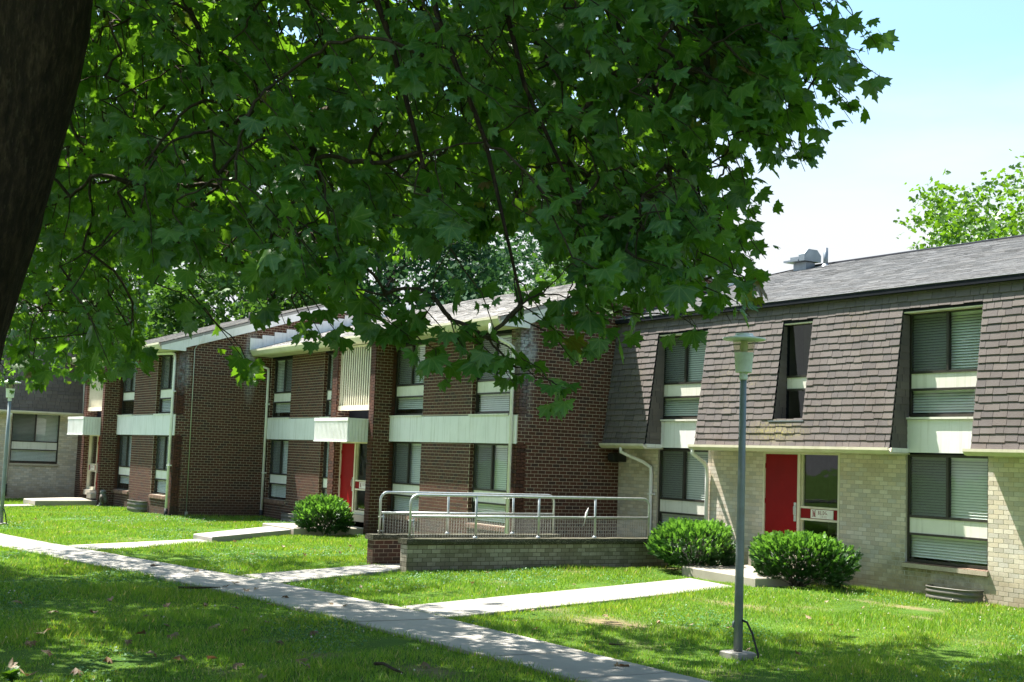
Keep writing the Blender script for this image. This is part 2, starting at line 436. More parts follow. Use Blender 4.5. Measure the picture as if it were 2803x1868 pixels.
def glass_mat(name, tint=(0.86, 0.9, 0.88), rough=0.02):
    m = NT(name)
    fr = m.math('POWER', m.n('ShaderNodeLayerWeight', {'Blend': 0.5}).outputs['Facing'], 4.0)
    wob = m.bump(m.noise(1.6, 2.0), 0.05, 0.05)
    g = m.n('ShaderNodeBsdfGlossy', {'Color': (1, 1, 1, 1), 'Roughness': rough, 'Normal': wob}).outputs[0]
    t = m.n('ShaderNodeBsdfTransparent', {'Color': (*tint, 1)}).outputs[0]
    k = m.math('MULTIPLY_ADD', fr, 0.8, 0.04, clamp=True)
    return m.end(m.n('ShaderNodeMixShader', {0: k, 1: t, 2: g}).outputs[0])
M['glass'] = glass_mat('window_glass')
M['lens'] = glass_mat('lamp_lens', (0.72, 0.72, 0.62), 0.2)
def screen_mat():
    m = NT('insect_screen')
    t = m.n('ShaderNodeBsdfTransparent', {'Color': (1, 1, 1, 1)}).outputs[0]
    d = m.bsdf((0.06, 0.065, 0.06), 0.7, 0.3)
    return m.end(m.n('ShaderNodeMixShader', {0: 0.5, 1: t, 2: d}).outputs[0])
M['screen'] = screen_mat()

def bark_mat(name, cols, scale=1.0, flake=0.5):
    m = NT(name)
    mp = m.n('ShaderNodeMapping', {'Vector': m.pos(), 'Scale': (9 * scale, 9 * scale, 2.4 * scale)}).outputs[0]
    v = m.noise(2.0, 8, 0.7, vec=mp)
    c = m.ramp(v, [(0.25, cols[0]), (0.5, cols[1]), (0.75, cols[2])])
    v2 = m.noise(3.0, 5, 0.6, vec=mp)
    c = m.mix(m.math('MULTIPLY', m.rng(v2, 0.58, 0.68), flake), c, cols[3])
    return m.end(m.bsdf(c, 0.9, 0.25, normal=m.bump(v, 1.0, 0.06)))
M['bark'] = bark_mat('sycamore_bark', [(0.004, 0.0025, 0.002), (0.03, 0.018, 0.012), (0.10, 0.062, 0.04), (0.16, 0.12, 0.08)], 1.1, 0.3)
M['twig'] = bark_mat('twig_bark', [(0.03, 0.022, 0.014), (0.06, 0.045, 0.028), (0.11, 0.08, 0.05), (0.2, 0.16, 0.1)], 2.0, 0.3)
M['bark2'] = bark_mat('grey_bark', [(0.04, 0.035, 0.03), (0.08, 0.07, 0.06), (0.12, 0.11, 0.09), (0.2, 0.19, 0.16)], 1.0, 0.4)

def leaf_mat(name, cols, trans=(0.16, 0.34, 0.02), tw=0.4, veins=True, rough=0.42, odd=None, spec=0.45):
    m = NT(name)
    r = m.rnd()
    n = len(cols)
    c = m.ramp(r, [(i / (n - 1), col) for i, col in enumerate(cols)])
    if odd:
        c = m.mix(m.rng(r, odd[1], odd[1] + 0.004), c, odd[0])
    tcol = m.mix(0.35, trans, c)
    nrm = None
    if veins:
        uv = m.n('ShaderNodeUVMap', uv_map='leaf').outputs[0]
        sp = m.n('ShaderNodeSeparateXYZ', {0: uv})
        ax = m.math('ABSOLUTE', sp.outputs[0]); y = m.math('ADD', sp.outputs[1], 0.12)
        best = None
        for ang in (0.0, 40.0, 78.0):
            s_, c_ = math.sin(RAD(ang)), math.cos(RAD(ang))
            cr = m.math('ABSOLUTE', m.math('SUBTRACT', m.math('MULTIPLY', ax, c_), m.math('MULTIPLY', y, s_)))
            best = cr if best is None else m.math('MINIMUM', best, cr)
        vk = m.rng(best, 0.012, 0.03, 0.5, 0.0)
        c = m.mix(vk, c, (0.20, 0.28, 0.07))
        crk = m.noise(5.0, 4.0, 0.6, vec=uv)
        c = m.mix(m.rng(crk, 0.4, 0.7, 0, 0.45), c, (0.55, 0.62, 0.5), 'MULTIPLY')
        nrm = m.bump(crk, 0.25, 0.02)
    b = m.bsdf(c, rough, spec, normal=nrm)
    t = m.n('ShaderNodeBsdfTranslucent', {'Color': tcol}).outputs[0]
    return m.end(m.n('ShaderNodeMixShader', {0: tw, 1: b, 2: t}).outputs[0])
M['leaf'] = leaf_mat('sycamore_leaf', [(0.022, 0.075, 0.012), (0.032, 0.105, 0.015), (0.045, 0.125, 0.02), (0.03, 0.095, 0.022), (0.065, 0.15, 0.025), (0.04, 0.11, 0.035)],
                     trans=(0.24, 0.50, 0.012), tw=0.36, odd=((0.16, 0.07, 0.025), 0.988))
M['leaf_far'] = leaf_mat('small_leaf', [(0.03, 0.095, 0.012), (0.05, 0.14, 0.018), (0.035, 0.11, 0.014)], trans=(0.2, 0.42, 0.015), tw=0.42, veins=False)
M['leaf_bg'] = leaf_mat('distant_green_leaf', [(0.035, 0.085, 0.02), (0.055, 0.12, 0.022), (0.04, 0.10, 0.03)], trans=(0.13, 0.28, 0.02), tw=0.3, veins=False, rough=0.6, spec=0.2)
M['leaf_dark'] = leaf_mat('distant_dark_leaf', [(0.02, 0.06, 0.025), (0.03, 0.08, 0.03), (0.025, 0.07, 0.04)], trans=(0.07, 0.17, 0.03), tw=0.25, veins=False, rough=0.65, spec=0.15)
M['leaf_lit'] = leaf_mat('light_green_leaf', [(0.0576, 0.1368, 0.0086), (0.0792, 0.1728, 0.0108), (0.0468, 0.1152, 0.0101)], trans=(0.1800, 0.3600, 0.0108), tw=0.4, veins=False)
M['yew'] = leaf_mat('yew_needles', [(0.012, 0.05, 0.01), (0.02, 0.07, 0.012), (0.03, 0.09, 0.014)], trans=(0.05, 0.14, 0.015), tw=0.2, veins=False, rough=0.45)
M['yew_lit_tip'] = leaf_mat('yew_lit_new_tips', [(0.1296, 0.2920, 0.0328), (0.1728, 0.3672, 0.0488), (0.1080, 0.2592, 0.0272)], trans=(0.2376, 0.4864, 0.0432), tw=0.35, veins=False, rough=0.5)
M['dead'] = leaf_mat('dry_leaf', [(0.16, 0.09, 0.045), (0.26, 0.17, 0.09), (0.10, 0.05, 0.03), (0.34, 0.24, 0.15), (0.2, 0.12, 0.07)], trans=(0.2, 0.1, 0.04), tw=0.2, veins=True, rough=0.6)

def grass_mat():
    m = NT('grass_blades')
    r = m.rnd()
    c = m.ramp(r, [(0, (0.0832, 0.1879, 0.0184)), (0.35, (0.1317, 0.2684, 0.0245)), (0.7, (0.1871, 0.3221, 0.0337)), (0.93, (0.2356, 0.3489, 0.0459)), (0.97, (0.3741, 0.3221, 0.1530)), (1, (0.4573, 0.3892, 0.2295))])
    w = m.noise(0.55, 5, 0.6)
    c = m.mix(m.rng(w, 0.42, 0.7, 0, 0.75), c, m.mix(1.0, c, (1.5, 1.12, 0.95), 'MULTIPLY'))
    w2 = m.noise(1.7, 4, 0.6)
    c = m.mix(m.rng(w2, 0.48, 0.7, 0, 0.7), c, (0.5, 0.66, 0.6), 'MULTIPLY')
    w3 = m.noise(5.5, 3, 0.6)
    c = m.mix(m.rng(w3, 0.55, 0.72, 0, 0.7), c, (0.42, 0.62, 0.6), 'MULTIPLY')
    b = m.bsdf(c, 0.5, 0.35)
    t = m.n('ShaderNodeBsdfTranslucent', {'Color': m.mix(1.0, c, (1.5, 1.5, 0.7), 'MULTIPLY')}).outputs[0]
    return m.end(m.n('ShaderNodeMixShader', {0: 0.35, 1: b, 2: t}).outputs[0])
M['grass'] = grass_mat()
def lawn_mat():
    m = NT('lawn_ground')
    a = m.n('ShaderNodeAttribute', attribute_name='soil').outputs['Fac']
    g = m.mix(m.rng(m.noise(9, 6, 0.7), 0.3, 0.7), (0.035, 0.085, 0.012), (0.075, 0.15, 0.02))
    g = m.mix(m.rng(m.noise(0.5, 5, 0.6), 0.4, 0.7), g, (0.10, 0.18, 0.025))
    s = m.mix(m.rng(m.noise(14, 6, 0.75), 0.3, 0.7), (0.19, 0.125, 0.07), (0.34, 0.25, 0.16))
    k = m.math('MULTIPLY', a, m.rng(m.noise(6, 5, 0.7), 0.25, 0.55), clamp=True)
    c = m.mix(k, g, s)
    return m.end(m.bsdf(c, 0.95, 0.1, normal=m.bump(m.noise(40, 5, 0.8), 1.0, 0.03)))
M['lawn'] = lawn_mat()

# ------------------------------------------------------------------ brick walls
PITCH_U, COURSE, JOINT = 0.2032, 0.0813, 0.0098
BRICK_CACHE = {}

def brick_mesh(w, h, d, mat):
    key = (round(w, 3), round(h, 3), round(d, 3), mat.name)
    if key not in BRICK_CACHE:
        mb = MB()
        e = 0.0008
        x0, x1, z0, z1 = -w / 2, w / 2, -h / 2, h / 2
        mb.add([(x0, 0.0, z0), (x1, 0.0, z0), (x1, 0.0, z1), (x0, 0.0, z1),
                (x0, -d + e, z0), (x1, -d + e, z0), (x1, -d + e, z1), (x0, -d + e, z1),
                (x0 + e, -d, z0 + e), (x1 - e, -d, z0 + e), (x1 - e, -d, z1 - e), (x0 + e, -d, z1 - e)],
               [(0, 1, 5, 4), (1, 2, 6, 5), (2, 3, 7, 6), (3, 0, 4, 7), (4, 5, 9, 8), (5, 6, 10, 9), (6, 7, 11, 10), (7, 4, 8, 11), (8, 9, 10, 11)])
        BRICK_CACHE[key] = mb.mesh('brick', mat)
    return BRICK_CACHE[key]

class BrickWork:
    """running-bond bricks of one thing, then the 300 nearest as parts and the rest as one"""
    def __init__(s, thing, mat, mortar_mat):
        s.t, s.mat, s.mm = thing, mat, mortar_mat
        s.b = []            # (center xyz of face plane, angle, w, h, d)
        s.cores = []
        s.org = Vector(thing.location)
    def rect(s, O, ang, u0, u1, z0, z1, top=None, thick=0.12, core=True, extend_l=0.0, extend_r=0.0, bottom=None, shift=0.0, depth=0.0028):
        """wall face through O (x,y), facing (sin a,-cos a); u along (cos a, sin a)"""
        ca, sa = math.cos(ang), math.sin(ang)
        N = (sa, -ca)
        def P(u, w, z): return (O[0] + ca * u + N[0] * w, O[1] + sa * u + N[1] * w, z)
        if core:
            if top is None:
                q = [(u0, z0), (u1, z0), (u1, z1), (u0, z1)]
            else:
                q = [(u0, z0), (u1, z0)] + [(u, top(u)) for u in np.linspace(u1, u0, 9)]
            n = len(q)
            vs = [P(u, 0, z) for u, z in q] + [P(u, -thick, z) for u, z in q]
            cm = MB(s.org); s.cores.append(cm)
            cm.add(vs, [tuple(range(n)), tuple(range(2 * n - 1, n - 1, -1))] + [(i, n + i, n + (i + 1) % n, (i + 1) % n) for i in range(n)])
        k0 = int(math.floor(z0 / COURSE + 1e-6)); k1 = int(math.ceil(z1 / COURSE - 1e-6))
        for k in range(k0, k1):
            a = max(k * COURSE + JOINT / 2, z0 + 0.002); b = min((k + 1) * COURSE - JOINT / 2, z1 - 0.002)
            if b - a < 0.02: continue
            off = (0.0 if k % 2 else PITCH_U / 2) + shift
            i0 = int(math.floor((u0 - off) / PITCH_U)) - 1; i1 = int(math.ceil((u1 - off) / PITCH_U)) + 1
            for i in range(i0, i1):
                l = max(off + i * PITCH_U + JOINT / 2, u0 - extend_l); r = min(off + (i + 1) * PITCH_U - JOINT / 2, u1 + extend_r)
                if r - l < 0.025: continue
                c = (l + r) / 2
                if top is not None and b > top(c): continue
                if bottom is not None and b < bottom(c): continue
                s.b.append((P(c, 0, (a + b) / 2), ang, r - l, b - a, depth + random.uniform(-0.0008, 0.0012)))
    def finish(s, limit=300, core_name='mortar_wall'):
        for cm in s.cores: cm.build('wall', s.mm, s.t)
        order = sorted(s.b, key=lambda q: cam_dist(q[0]))
        def vis(q):
            x, y, d = project(q[0]); return d > 0 and -20 < x < W_PX + 20 and -20 < y < H_PX + 20
        near = [q for q in order if vis(q)][:limit]
        ids = set(map(id, near))
        for c, a, w, h, d in near:
            me = brick_mesh(round(w / 0.004) * 0.004, round(h / 0.004) * 0.004, 0.007, s.mat)
            o = link('brick', me, s.t, Vector(c) - s.org - Vector((math.sin(a), -math.cos(a), 0)) * (0.007 - d))
            o.rotation_euler = (random.uniform(-.001, .001), random.uniform(-.004, .004), a + random.uniform(-.002, .002))
        rest = [q for q in order if id(q) not in ids]
        if rest:
            C = np.array([q[0] for q in rest]); A = np.array([q[1] for q in rest])
            Wd = np.array([q[2] for q in rest]) / 2; Hh = np.array([q[3] for q in rest]) / 2; D = np.array([q[4] for q in rest])
            ca, sa = np.cos(A), np.sin(A)
            U = np.stack([ca, sa, 0 * ca], 1); N = np.stack([sa, -ca, 0 * ca], 1); Z = np.array([0, 0, 1.0])
            vs = []
            for e, dd in ((0, 0.0), (0, 1.0)):
                for su, sz in ((-1, -1), (1, -1), (1, 1), (-1, 1)):
                    vs.append(C + U * (su * Wd)[:, None] + Z * (sz * Hh)[:, None] + N * (D * dd)[:, None])
            V = np.stack(vs, 1).reshape(-1, 3) - np.array(s.org)
            Q = np.array([(4, 5, 6, 7), (0, 1, 5, 4), (1, 2, 6, 5), (2, 3, 7, 6), (3, 0, 4, 7)])
            Fc = (np.arange(len(rest))[:, None, None] * 8 + Q[None]).reshape(-1)
            o = link('brickwork', fast_mesh('brickwork', V, Fc, 4, s.mat, flat=True), s.t)
            o['kind'] = 'stuff'

# ------------------------------------------------------------------ windows
def blind_mesh(x0, x1, z0, z1, y, org, pitch=0.05, tilt=0.2, sag=0.0):
    mb = MB(org)
    n = max(2, int((z1 - z0) / pitch))
    h = pitch * 0.94
    for i in range(n):
        z = z1 - (i + 0.5) * pitch
        dz, dy = h * 0.46, 0.016
        j = random.uniform(-0.0012, 0.0012)
        mb.add([(x0, y - dy, z - dz + j), (x1, y - dy, z - dz - j), (x1, y + dy, z + dz), (x0, y + dy, z + dz)], [(0, 1, 2, 3)])
    mb.box(x0, x1, y - 0.01, y + 0.012, z1 - 0.01, z1 + 0.02)
    return mb

class Wall:
    """maps a window built facing -Y onto a wall: rotation about the building's origin"""

def window(thing, x0, x1, z0, z1, yw, recess=0.10, upper=False, drop=None, screen_side=0, blind_open=(1.0, 1.0), bottom_blind=1.0, narrow=False, rails=None, no_blind=False):
    """three-light window facing -Y: two-pane slider above a painted panel and a bottom light"""
    org = Vector(thing.location)
    y = yw + recess
    h = z1 - z0
    if rails is None: rails = (z0 + 0.262 * h, z0 + 0.42 * h)
    pa, pb = rails
    fw, fd = 0.045, 0.06
    f = MB(org)
    f.box(x0, x0 + fw, y, y + fd, z0, z1); f.box(x1 - fw, x1, y, y + fd, z0, z1)
    f.box(x0 + fw, x1 - fw, y, y + fd, z1 - fw, z1); f.box(x0 + fw, x1 - fw, y, y + fd, z0, z0 + fw)
    f.box(x0 + fw, x1 - fw, y - 0.004, y + fd, pb - 0.02, pb + 0.025); f.box(x0 + fw, x1 - fw, y - 0.004, y + fd, pa - 0.03, pa + 0.012)
    xm = (x0 + x1) / 2
    if not narrow:
        f.box(xm - 0.025, xm + 0.025, y - 0.008, y + fd, pb + 0.025, z1 - fw)
    wn_ = f.build('window', M['bronze'], thing)
    p = MB(org); p.box(x0 + fw, x1 - fw, y + 0.012, y + 0.03, pa + 0.012, pb - 0.02)
    p.build('panel', M['panel'], wn_)
    lights = [(x0 + fw, x1 - fw, z0 + fw, pa - 0.03)]
    if narrow: lights.append((x0 + fw, x1 - fw, pb + 0.025, z1 - fw))
    else: lights += [(x0 + fw, xm - 0.025, pb + 0.025, z1 - fw), (xm + 0.025, x1 - fw, pb + 0.025, z1 - fw)]
    for i, (a, b, c, d) in enumerate(lights):
        yy = y + (0.022 if i != 2 else 0.034)
        g = MB(org); g.add([(a, yy, c), (b, yy, c), (b, yy, d), (a, yy, d)], [(0, 1, 2, 3)])
        g.build('pane', M['glass'], wn_)
    if not narrow:
        a, b, c, d = lights[1 if screen_side == 0 else 2]
        s = MB(org); s.add([(a, y + 0.008, c), (b, y + 0.008, c), (b, y + 0.008, d), (a, y + 0.008, d)], [(0, 1, 2, 3)])
        s.build('screen', M['screen'], wn_)
    yb = y + fd + 0.035
    if not no_blind:
        zb = z1 - fw - 0.02
        for (a, b, frac) in ((x0 + 0.02, xm - 0.006, blind_open[0]), (xm + 0.006, x1 - 0.02, blind_open[1])) if not narrow else ((x0 + 0.02, x1 - 0.02, blind_open[0]),):
            lo = pb + (1 - frac) * (z1 - pb)
            blind_mesh(a, b, lo, zb, yb, org).build('blind', M['blind'], wn_, 'stuff')
        lo = z0 + fw + (1 - bottom_blind) * (pa - z0 - fw)
        if bottom_blind > 0.05: blind_mesh(x0 + 0.02, x1 - 0.02, lo, pa - 0.035, yb, org).build('blind', M['blind'], wn_, 'stuff')
    r = MB(org)
    r.box(x0 - 0.02, x1 + 0.02, y + 0.55, y + 0.57, z0 - 0.02, z1 + 0.02)
    for (a, b) in ((x0 - 0.03, x0 - 0.005), (x1 + 0.005, x1 + 0.03)): r.box(a, b, y + fd + 0.002, y + 0.55, z0 - 0.02, z1 + 0.02)
    r.box(x0 - 0.005, x1 + 0.005, y + fd + 0.002, y + 0.55, z1 + 0.002, z1 + 0.02); r.box(x0 - 0.005, x1 + 0.005, y + fd + 0.002, y + 0.55, z0 - 0.02, z0 - 0.002)
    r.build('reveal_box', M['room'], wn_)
    return wn_

def sill_row(thing, x0, x1, yw, ztop, out=0.06, mat=None):
    """rowlock sill, each brick its own part"""
    org = Vector(thing.location)
    n = max(2, int(round((x1 - x0) / 0.0813)))
    w = (x1 - x0) / n
    key = ('sill', round(w, 3), mat.name)
    if key not in BRICK_CACHE:
        mb = MB()
        mb.add([(-w / 2 + .005, 0.08, -0.1), (w / 2 - .005, 0.08, -0.1), (w / 2 - .005, 0.08, 0.0), (-w / 2 + .005, 0.08, 0.0),
                (-w / 2 + .005, -out, -0.11), (w / 2 - .005, -out, -0.11), (w / 2 - .005, -out, -0.015), (-w / 2 + .005, -out, -0.015)],
               [(4, 5, 6, 7), (0, 4, 7, 3), (5, 1, 2, 6), (7, 6, 2, 3), (0, 1, 5, 4)])
        BRICK_CACHE[key] = mb.mesh('sill_brick', mat)
    for i in range(n):
        link('sill_brick', BRICK_CACHE[key], thing, Vector((x0 + (i + .5) * w, yw + random.uniform(-.003, .003), ztop + random.uniform(-.002, .002))) - org)
    mb = MB(org); mb.box(x0 + .004, x1 - .004, yw - out + 0.012, yw + 0.08, ztop - 0.1, ztop - 0.022)
    mb.build('sill_mortar', M['mortar'], thing)

def downspout(thing, pts, w=0.045, mat=None):
    mb = MB(Vector(thing.location))
    mb.tube(pts, w, 8)
    for a, b in ((0.35, 0), (0.75, 0)):
        pass
    o = mb.build('downspout', mat or M['white'], thing)
    return o

def strap(thing, p, mat=None):
    mb = MB(Vector(thing.location)); mb.box(p[0] - 0.11, p[0] + 0.075, p[1] - 0.05, p[1] + 0.06, p[2] - 0.02, p[2] + 0.02)
    return mb.build('strap', mat or M['white'], thing)

def text_mesh(body, size, mat, loc, parent, org, sx=1.0, bold=0.0):
    cu = bpy.data.curves.new('lettering', 'FONT')
    cu.body = body; cu.size = size; cu.extrude = 0.002; cu.offset = bold; cu.resolution_u = 3
    cu.materials.append(mat)
    tmp = bpy.data.objects.new('lettering_tmp', cu)
    COL.objects.link(tmp)
    dg = bpy.context.evaluated_depsgraph_get()
    me = bpy.data.meshes.new_from_object(tmp.evaluated_get(dg))
    bpy.data.objects.remove(tmp); bpy.data.curves.remove(cu)
    if not me.materials: me.materials.append(mat)
    o = link('lettering', me, parent, Vector(loc) - org, (math.pi / 2, 0, 0))
    o.scale = (sx, 1, 1)
    return o

SERIF = {  # strokes on a 1-high cell: thick/thin bars and serifs (x0,z0,x1,z1,width)
}

def entrance(thing, xd0, xd1, xs1, y, z0, z1, number, door_first=True, sidelight_end=None):
    """door with a glazed side light and sign rail, facing -Y. x from the door's outer jamb to the side light's end"""
    org = Vector(thing.location)
    f = MB(org)
    fw = 0.05
    a, b = (xd0, xd1) if door_first else (xd0, xd1)
    lo, hi = min(xd0, xs1), max(xd1, xs1)
    s0, s1 = (xd1, xs1) if xs1 > xd1 else (xs1, xd0)
    f.box(lo, lo + fw, y - 0.05, y + 0.06, z0, z1); f.box(hi - fw, hi, y - 0.05, y + 0.06, z0, z1)
    f.box(lo + fw, hi - fw, y - 0.05, y + 0.06, z1 - fw, z1)
    jx = xd1 if xs1 > xd1 else xd0
    f.box(jx - fw / 2, jx + fw, y - 0.05, y + 0.06, z0, z1 - fw)
    zr0, zr1 = z0 + 0.70, z0 + 0.90
    ga, gb = min(s0, s1) + (fw if xs1 > xd1 else fw), max(s0, s1) - fw
    f.box(ga, gb, y - 0.03, y + 0.05, zr1, zr1 + 0.04); f.box(ga, gb, y - 0.03, y + 0.05, zr0 - 0.04, zr0)
    f.box(ga, gb, y - 0.03, y + 0.05, z0, z0 + 0.10)
    # second, set-back frame round the glass
    for (c, d) in ((z0 + 0.10, zr0 - 0.04), (zr1 + 0.04, z1 - fw)):
        f.box(ga, ga + 0.035, y + 0.0, y + 0.05, c, d); f.box(gb - 0.035, gb, y + 0.0, y + 0.05, c, d)
    fr = f.build('door_frame', M['cream'], thing)
    rp = MB(org); rp.box(ga, gb, y - 0.012, y + 0.02, zr0, zr1); rp.build('red_panel', M['red'], fr)
    sw = 0.60
    sc = ga + 0.29 + sw / 2 if xs1 > xd1 else (ga + gb) / 2
    if gb - ga < 0.9: sc = (ga + gb) / 2 + 0.02; sw = min(sw, (gb - ga) * 0.64)
    sg = MB(org); sg.box(sc - sw / 2, sc + sw / 2, y - 0.03, y - 0.013, zr0 + 0.012, zr1 - 0.012)
    sign = sg.build('sign', M['panel'], thing)
    k = sw / 0.60
    serif_text('M', sc - 0.255 * k, zr0 + 0.045, 0.125, 0.11 * k, y - 0.031, sign, org)
    serif_text('BLDG.', sc - 0.10 * k, zr0 + 0.092, 0.075, 0.062 * k, y - 0.031, sign, org)
    if number: serif_text(number, sc + 0.0 * k, zr0 + 0.03, 0.042, 0.034 * k, y - 0.031, sign, org)
    for (c, d) in ((z0 + 0.10, zr0 - 0.04), (zr1 + 0.04, z1 - fw)):
        g = MB(org); g.add([(ga + .03, y + 0.03, c), (gb - .03, y + 0.03, c), (gb - .03, y + 0.03, d), (ga + .03, y + 0.03, d)], [(0, 1, 2, 3)])
        g.build('pane', M['glass'], fr)
    dl, dr = (lo + fw, jx - fw / 2) if xs1 > xd1 else (jx + fw, hi - fw)
    d = MB(org); d.box(dl + 0.004, dr - 0.004, y - 0.02, y + 0.03, z0 + 0.008, z1 - fw - 0.005)
    for hz in (z0 + 0.25, z0 + 1.0, z1 - 0.3): d.tube([(dl + 0.004, y - 0.026, hz - 0.05), (dl + 0.004, y - 0.026, hz + 0.05)], 0.01, 6)
    dr_o = d.build('door', M['red'], thing)
    hx = dr - 0.075 if xs1 > xd1 else dl + 0.075
    hn = MB(org); hn.box(hx - 0.035, hx + 0.035, y - 0.028, y - 0.02, z0 + 0.62, z0 + 1.0)
    hn.tube([(hx, y - 0.03, z0 + 0.74), (hx, y - 0.07, z0 + 0.76), (hx, y - 0.07, z0 + 0.92), (hx, y - 0.03, z0 + 0.94)], 0.008, 6)
    hn.build('handle', M['steel'], dr_o)
    hall = MB(org)
    hall.box(lo, hi, y + 1.9, y + 1.95, z0 - 0.1, z1 + 0.1); hall.box(lo - 0.05, lo, y + 0.07, y + 1.9, z0 - 0.1, z1 + 0.1); hall.box(hi, hi + 0.05, y + 0.07, y + 1.9, z0 - 0.1, z1 + 0.1)
    hall.box(lo, hi, y + 0.07, y + 1.9, z0 - 0.1, z0 - 0.005); hall.box(lo, hi, y + 0.07, y + 1.9, z1 + 0.002, z1 + 0.1)
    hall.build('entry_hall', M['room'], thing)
    rail = MB(org)
    rail.tube([(ga + 0.35, y + 0.9, z0), (ga + 0.35, y + 0.9, z1 - 0.1)], 0.02, 6); rail.box(ga + 0.45, ga + 0.75, y + 1.7, y + 1.88, z0 + 0.95, z0 + 1.25)
    rail.build('mailbox', M['steel'], thing)

def serif_text(s, x, z, h, adv, y, parent, org):
    """serif capitals built from flat bars, one mesh per word"""
    mb = MB(org)
    def bar(x0, z0, x1, z1, w):
        # slanted bar of horizontal width w from (x0,z0) to (x1,z1)
        mb.add([(x0, y, z0), (x0 + w, y, z0), (x1 + w, y, z1), (x1, y, z1)], [(0, 1, 2, 3)])
    def rect(a, b, c, d): mb.add([(a, y, c), (b, y, c), (b, y, d), (a, y, d)], [(0, 1, 2, 3)])
    def arc(cx, cz, rx, rz, a0, a1, t):
        n = 10; vs = []
        for i in range(n + 1):
            a = RAD(a0 + (a1 - a0) * i / n)
            vs += [(cx + rx * math.cos(a), y, cz + rz * math.sin(a)), (cx + (rx - t) * math.cos(a), y, cz + (rz - t * 0.6) * math.sin(a))]
        mb.add(vs, [(2 * i, 2 * i + 2, 2 * i + 3, 2 * i + 1) if a1 < a0 else (2 * i, 2 * i + 1, 2 * i + 3, 2 * i + 2) for i in range(n)])
    for ch in s:
        w = adv * 0.82; T = w * 0.24; t = w * 0.1; e = h * 0.07
        if ch == 'M':
            rect(x + t, x + 2 * t, z, z + h); rect(x + w - T - t, x + w - t, z, z + h)
            bar(x + w * 0.42, z, x + t, z + h, T); bar(x + w * 0.42, z, x + w - T - t * 0.5, z + h, t)
            rect(x - t, x + 3.5 * t, z, z + e); rect(x + w - T - 2 * t, x + w + t, z, z + e); rect(x - t, x + T, z + h - e, z + h); rect(x + w - T, x + w + t, z + h - e, z + h)
        elif ch in 'BDL':
            rect(x + t, x + t + T, z, z + h); rect(x - t * .3, x + w * .45, z, z + e); rect(x - t * .3, x + w * .45, z + h - e, z + h)
            if ch == 'B':
                arc(x + w * .42, z + h * .75, w * .4, h * .25, -90, 90, T); arc(x + w * .42, z + h * .26, w * .48, h * .26, -90, 90, T)
                rect(x + t, x + w * .45, z + h * .48, z + h * .53)
            elif ch == 'D': arc(x + w * .4, z + h * .5, w * .58, h * .5, -90, 90, T)
            else: rect(x + t, x + w * .9, z, z + e); rect(x + w * .8, x + w * .9, z, z + h * .28)
        elif ch == 'G':
            arc(x + w * .5, z + h * .5, w * .5, h * .5, 50, 320, T); rect(x + w * .72, x + w * .95, z + h * .05, z + h * .42); rect(x + w * .55, x + w, z + h * .4, z + h * .46)
        elif ch == '.': rect(x, x + T, z, z + h * .16)
        elif ch == '-': rect(x + w * .15, x + w * .8, z + h * .42, z + h * .55)
        elif ch == '1': rect(x + w * .4, x + w * .62, z, z + h); rect(x + w * .2, x + w * .82, z, z + e); bar(x + w * .2, z + h * .75, x + w * .4, z + h * .95, T)
        elif ch == '2': arc(x + w * .45, z + h * .7, w * .4, h * .3, 170, -20, T); bar(x + w * .08, z + e, x + w * .6, z + h * .6, T); rect(x + w * .08, x + w * .9, z, z + h * .14)
        elif ch == '7': rect(x + w * .08, x + w * .9, z + h * .86, z + h); bar(x + w * .25, z, x + w * .65, z + h * .86, T)
        x += adv * (0.5 if ch == '.' else 1.0)
    o = mb.build('lettering', M['letters'], parent)
    return o

# ------------------------------------------------------------------ shingles
SHINGLE_W = [0.16, 0.2, 0.24, 0.28, 0.32]
SH_CACHE = {}
def shingle_one(w, h, t, mat):
    key = (round(w, 2), h, mat.name)
    if key not in SH_CACHE:
        mb = MB()
        a, b = -w / 2 + 0.004, w / 2 - 0.004
        # local x along the row, y up the slope, z out of the slope
        mb.add([(a, 0, t), (b, 0, t), (b, h * 1.12, 0.002), (a, h * 1.12, 0.002), (a, 0, -0.004), (b, 0, -0.004), (b, h * 1.12, -0.004), (a, h * 1.12, -0.004)],
               [(0, 1, 2, 3), (4, 5, 1, 0), (5, 6, 2, 1), (7, 4, 0, 3)])
        SH_CACHE[key] = mb.mesh('shingle', mat)
    return SH_CACHE[key]

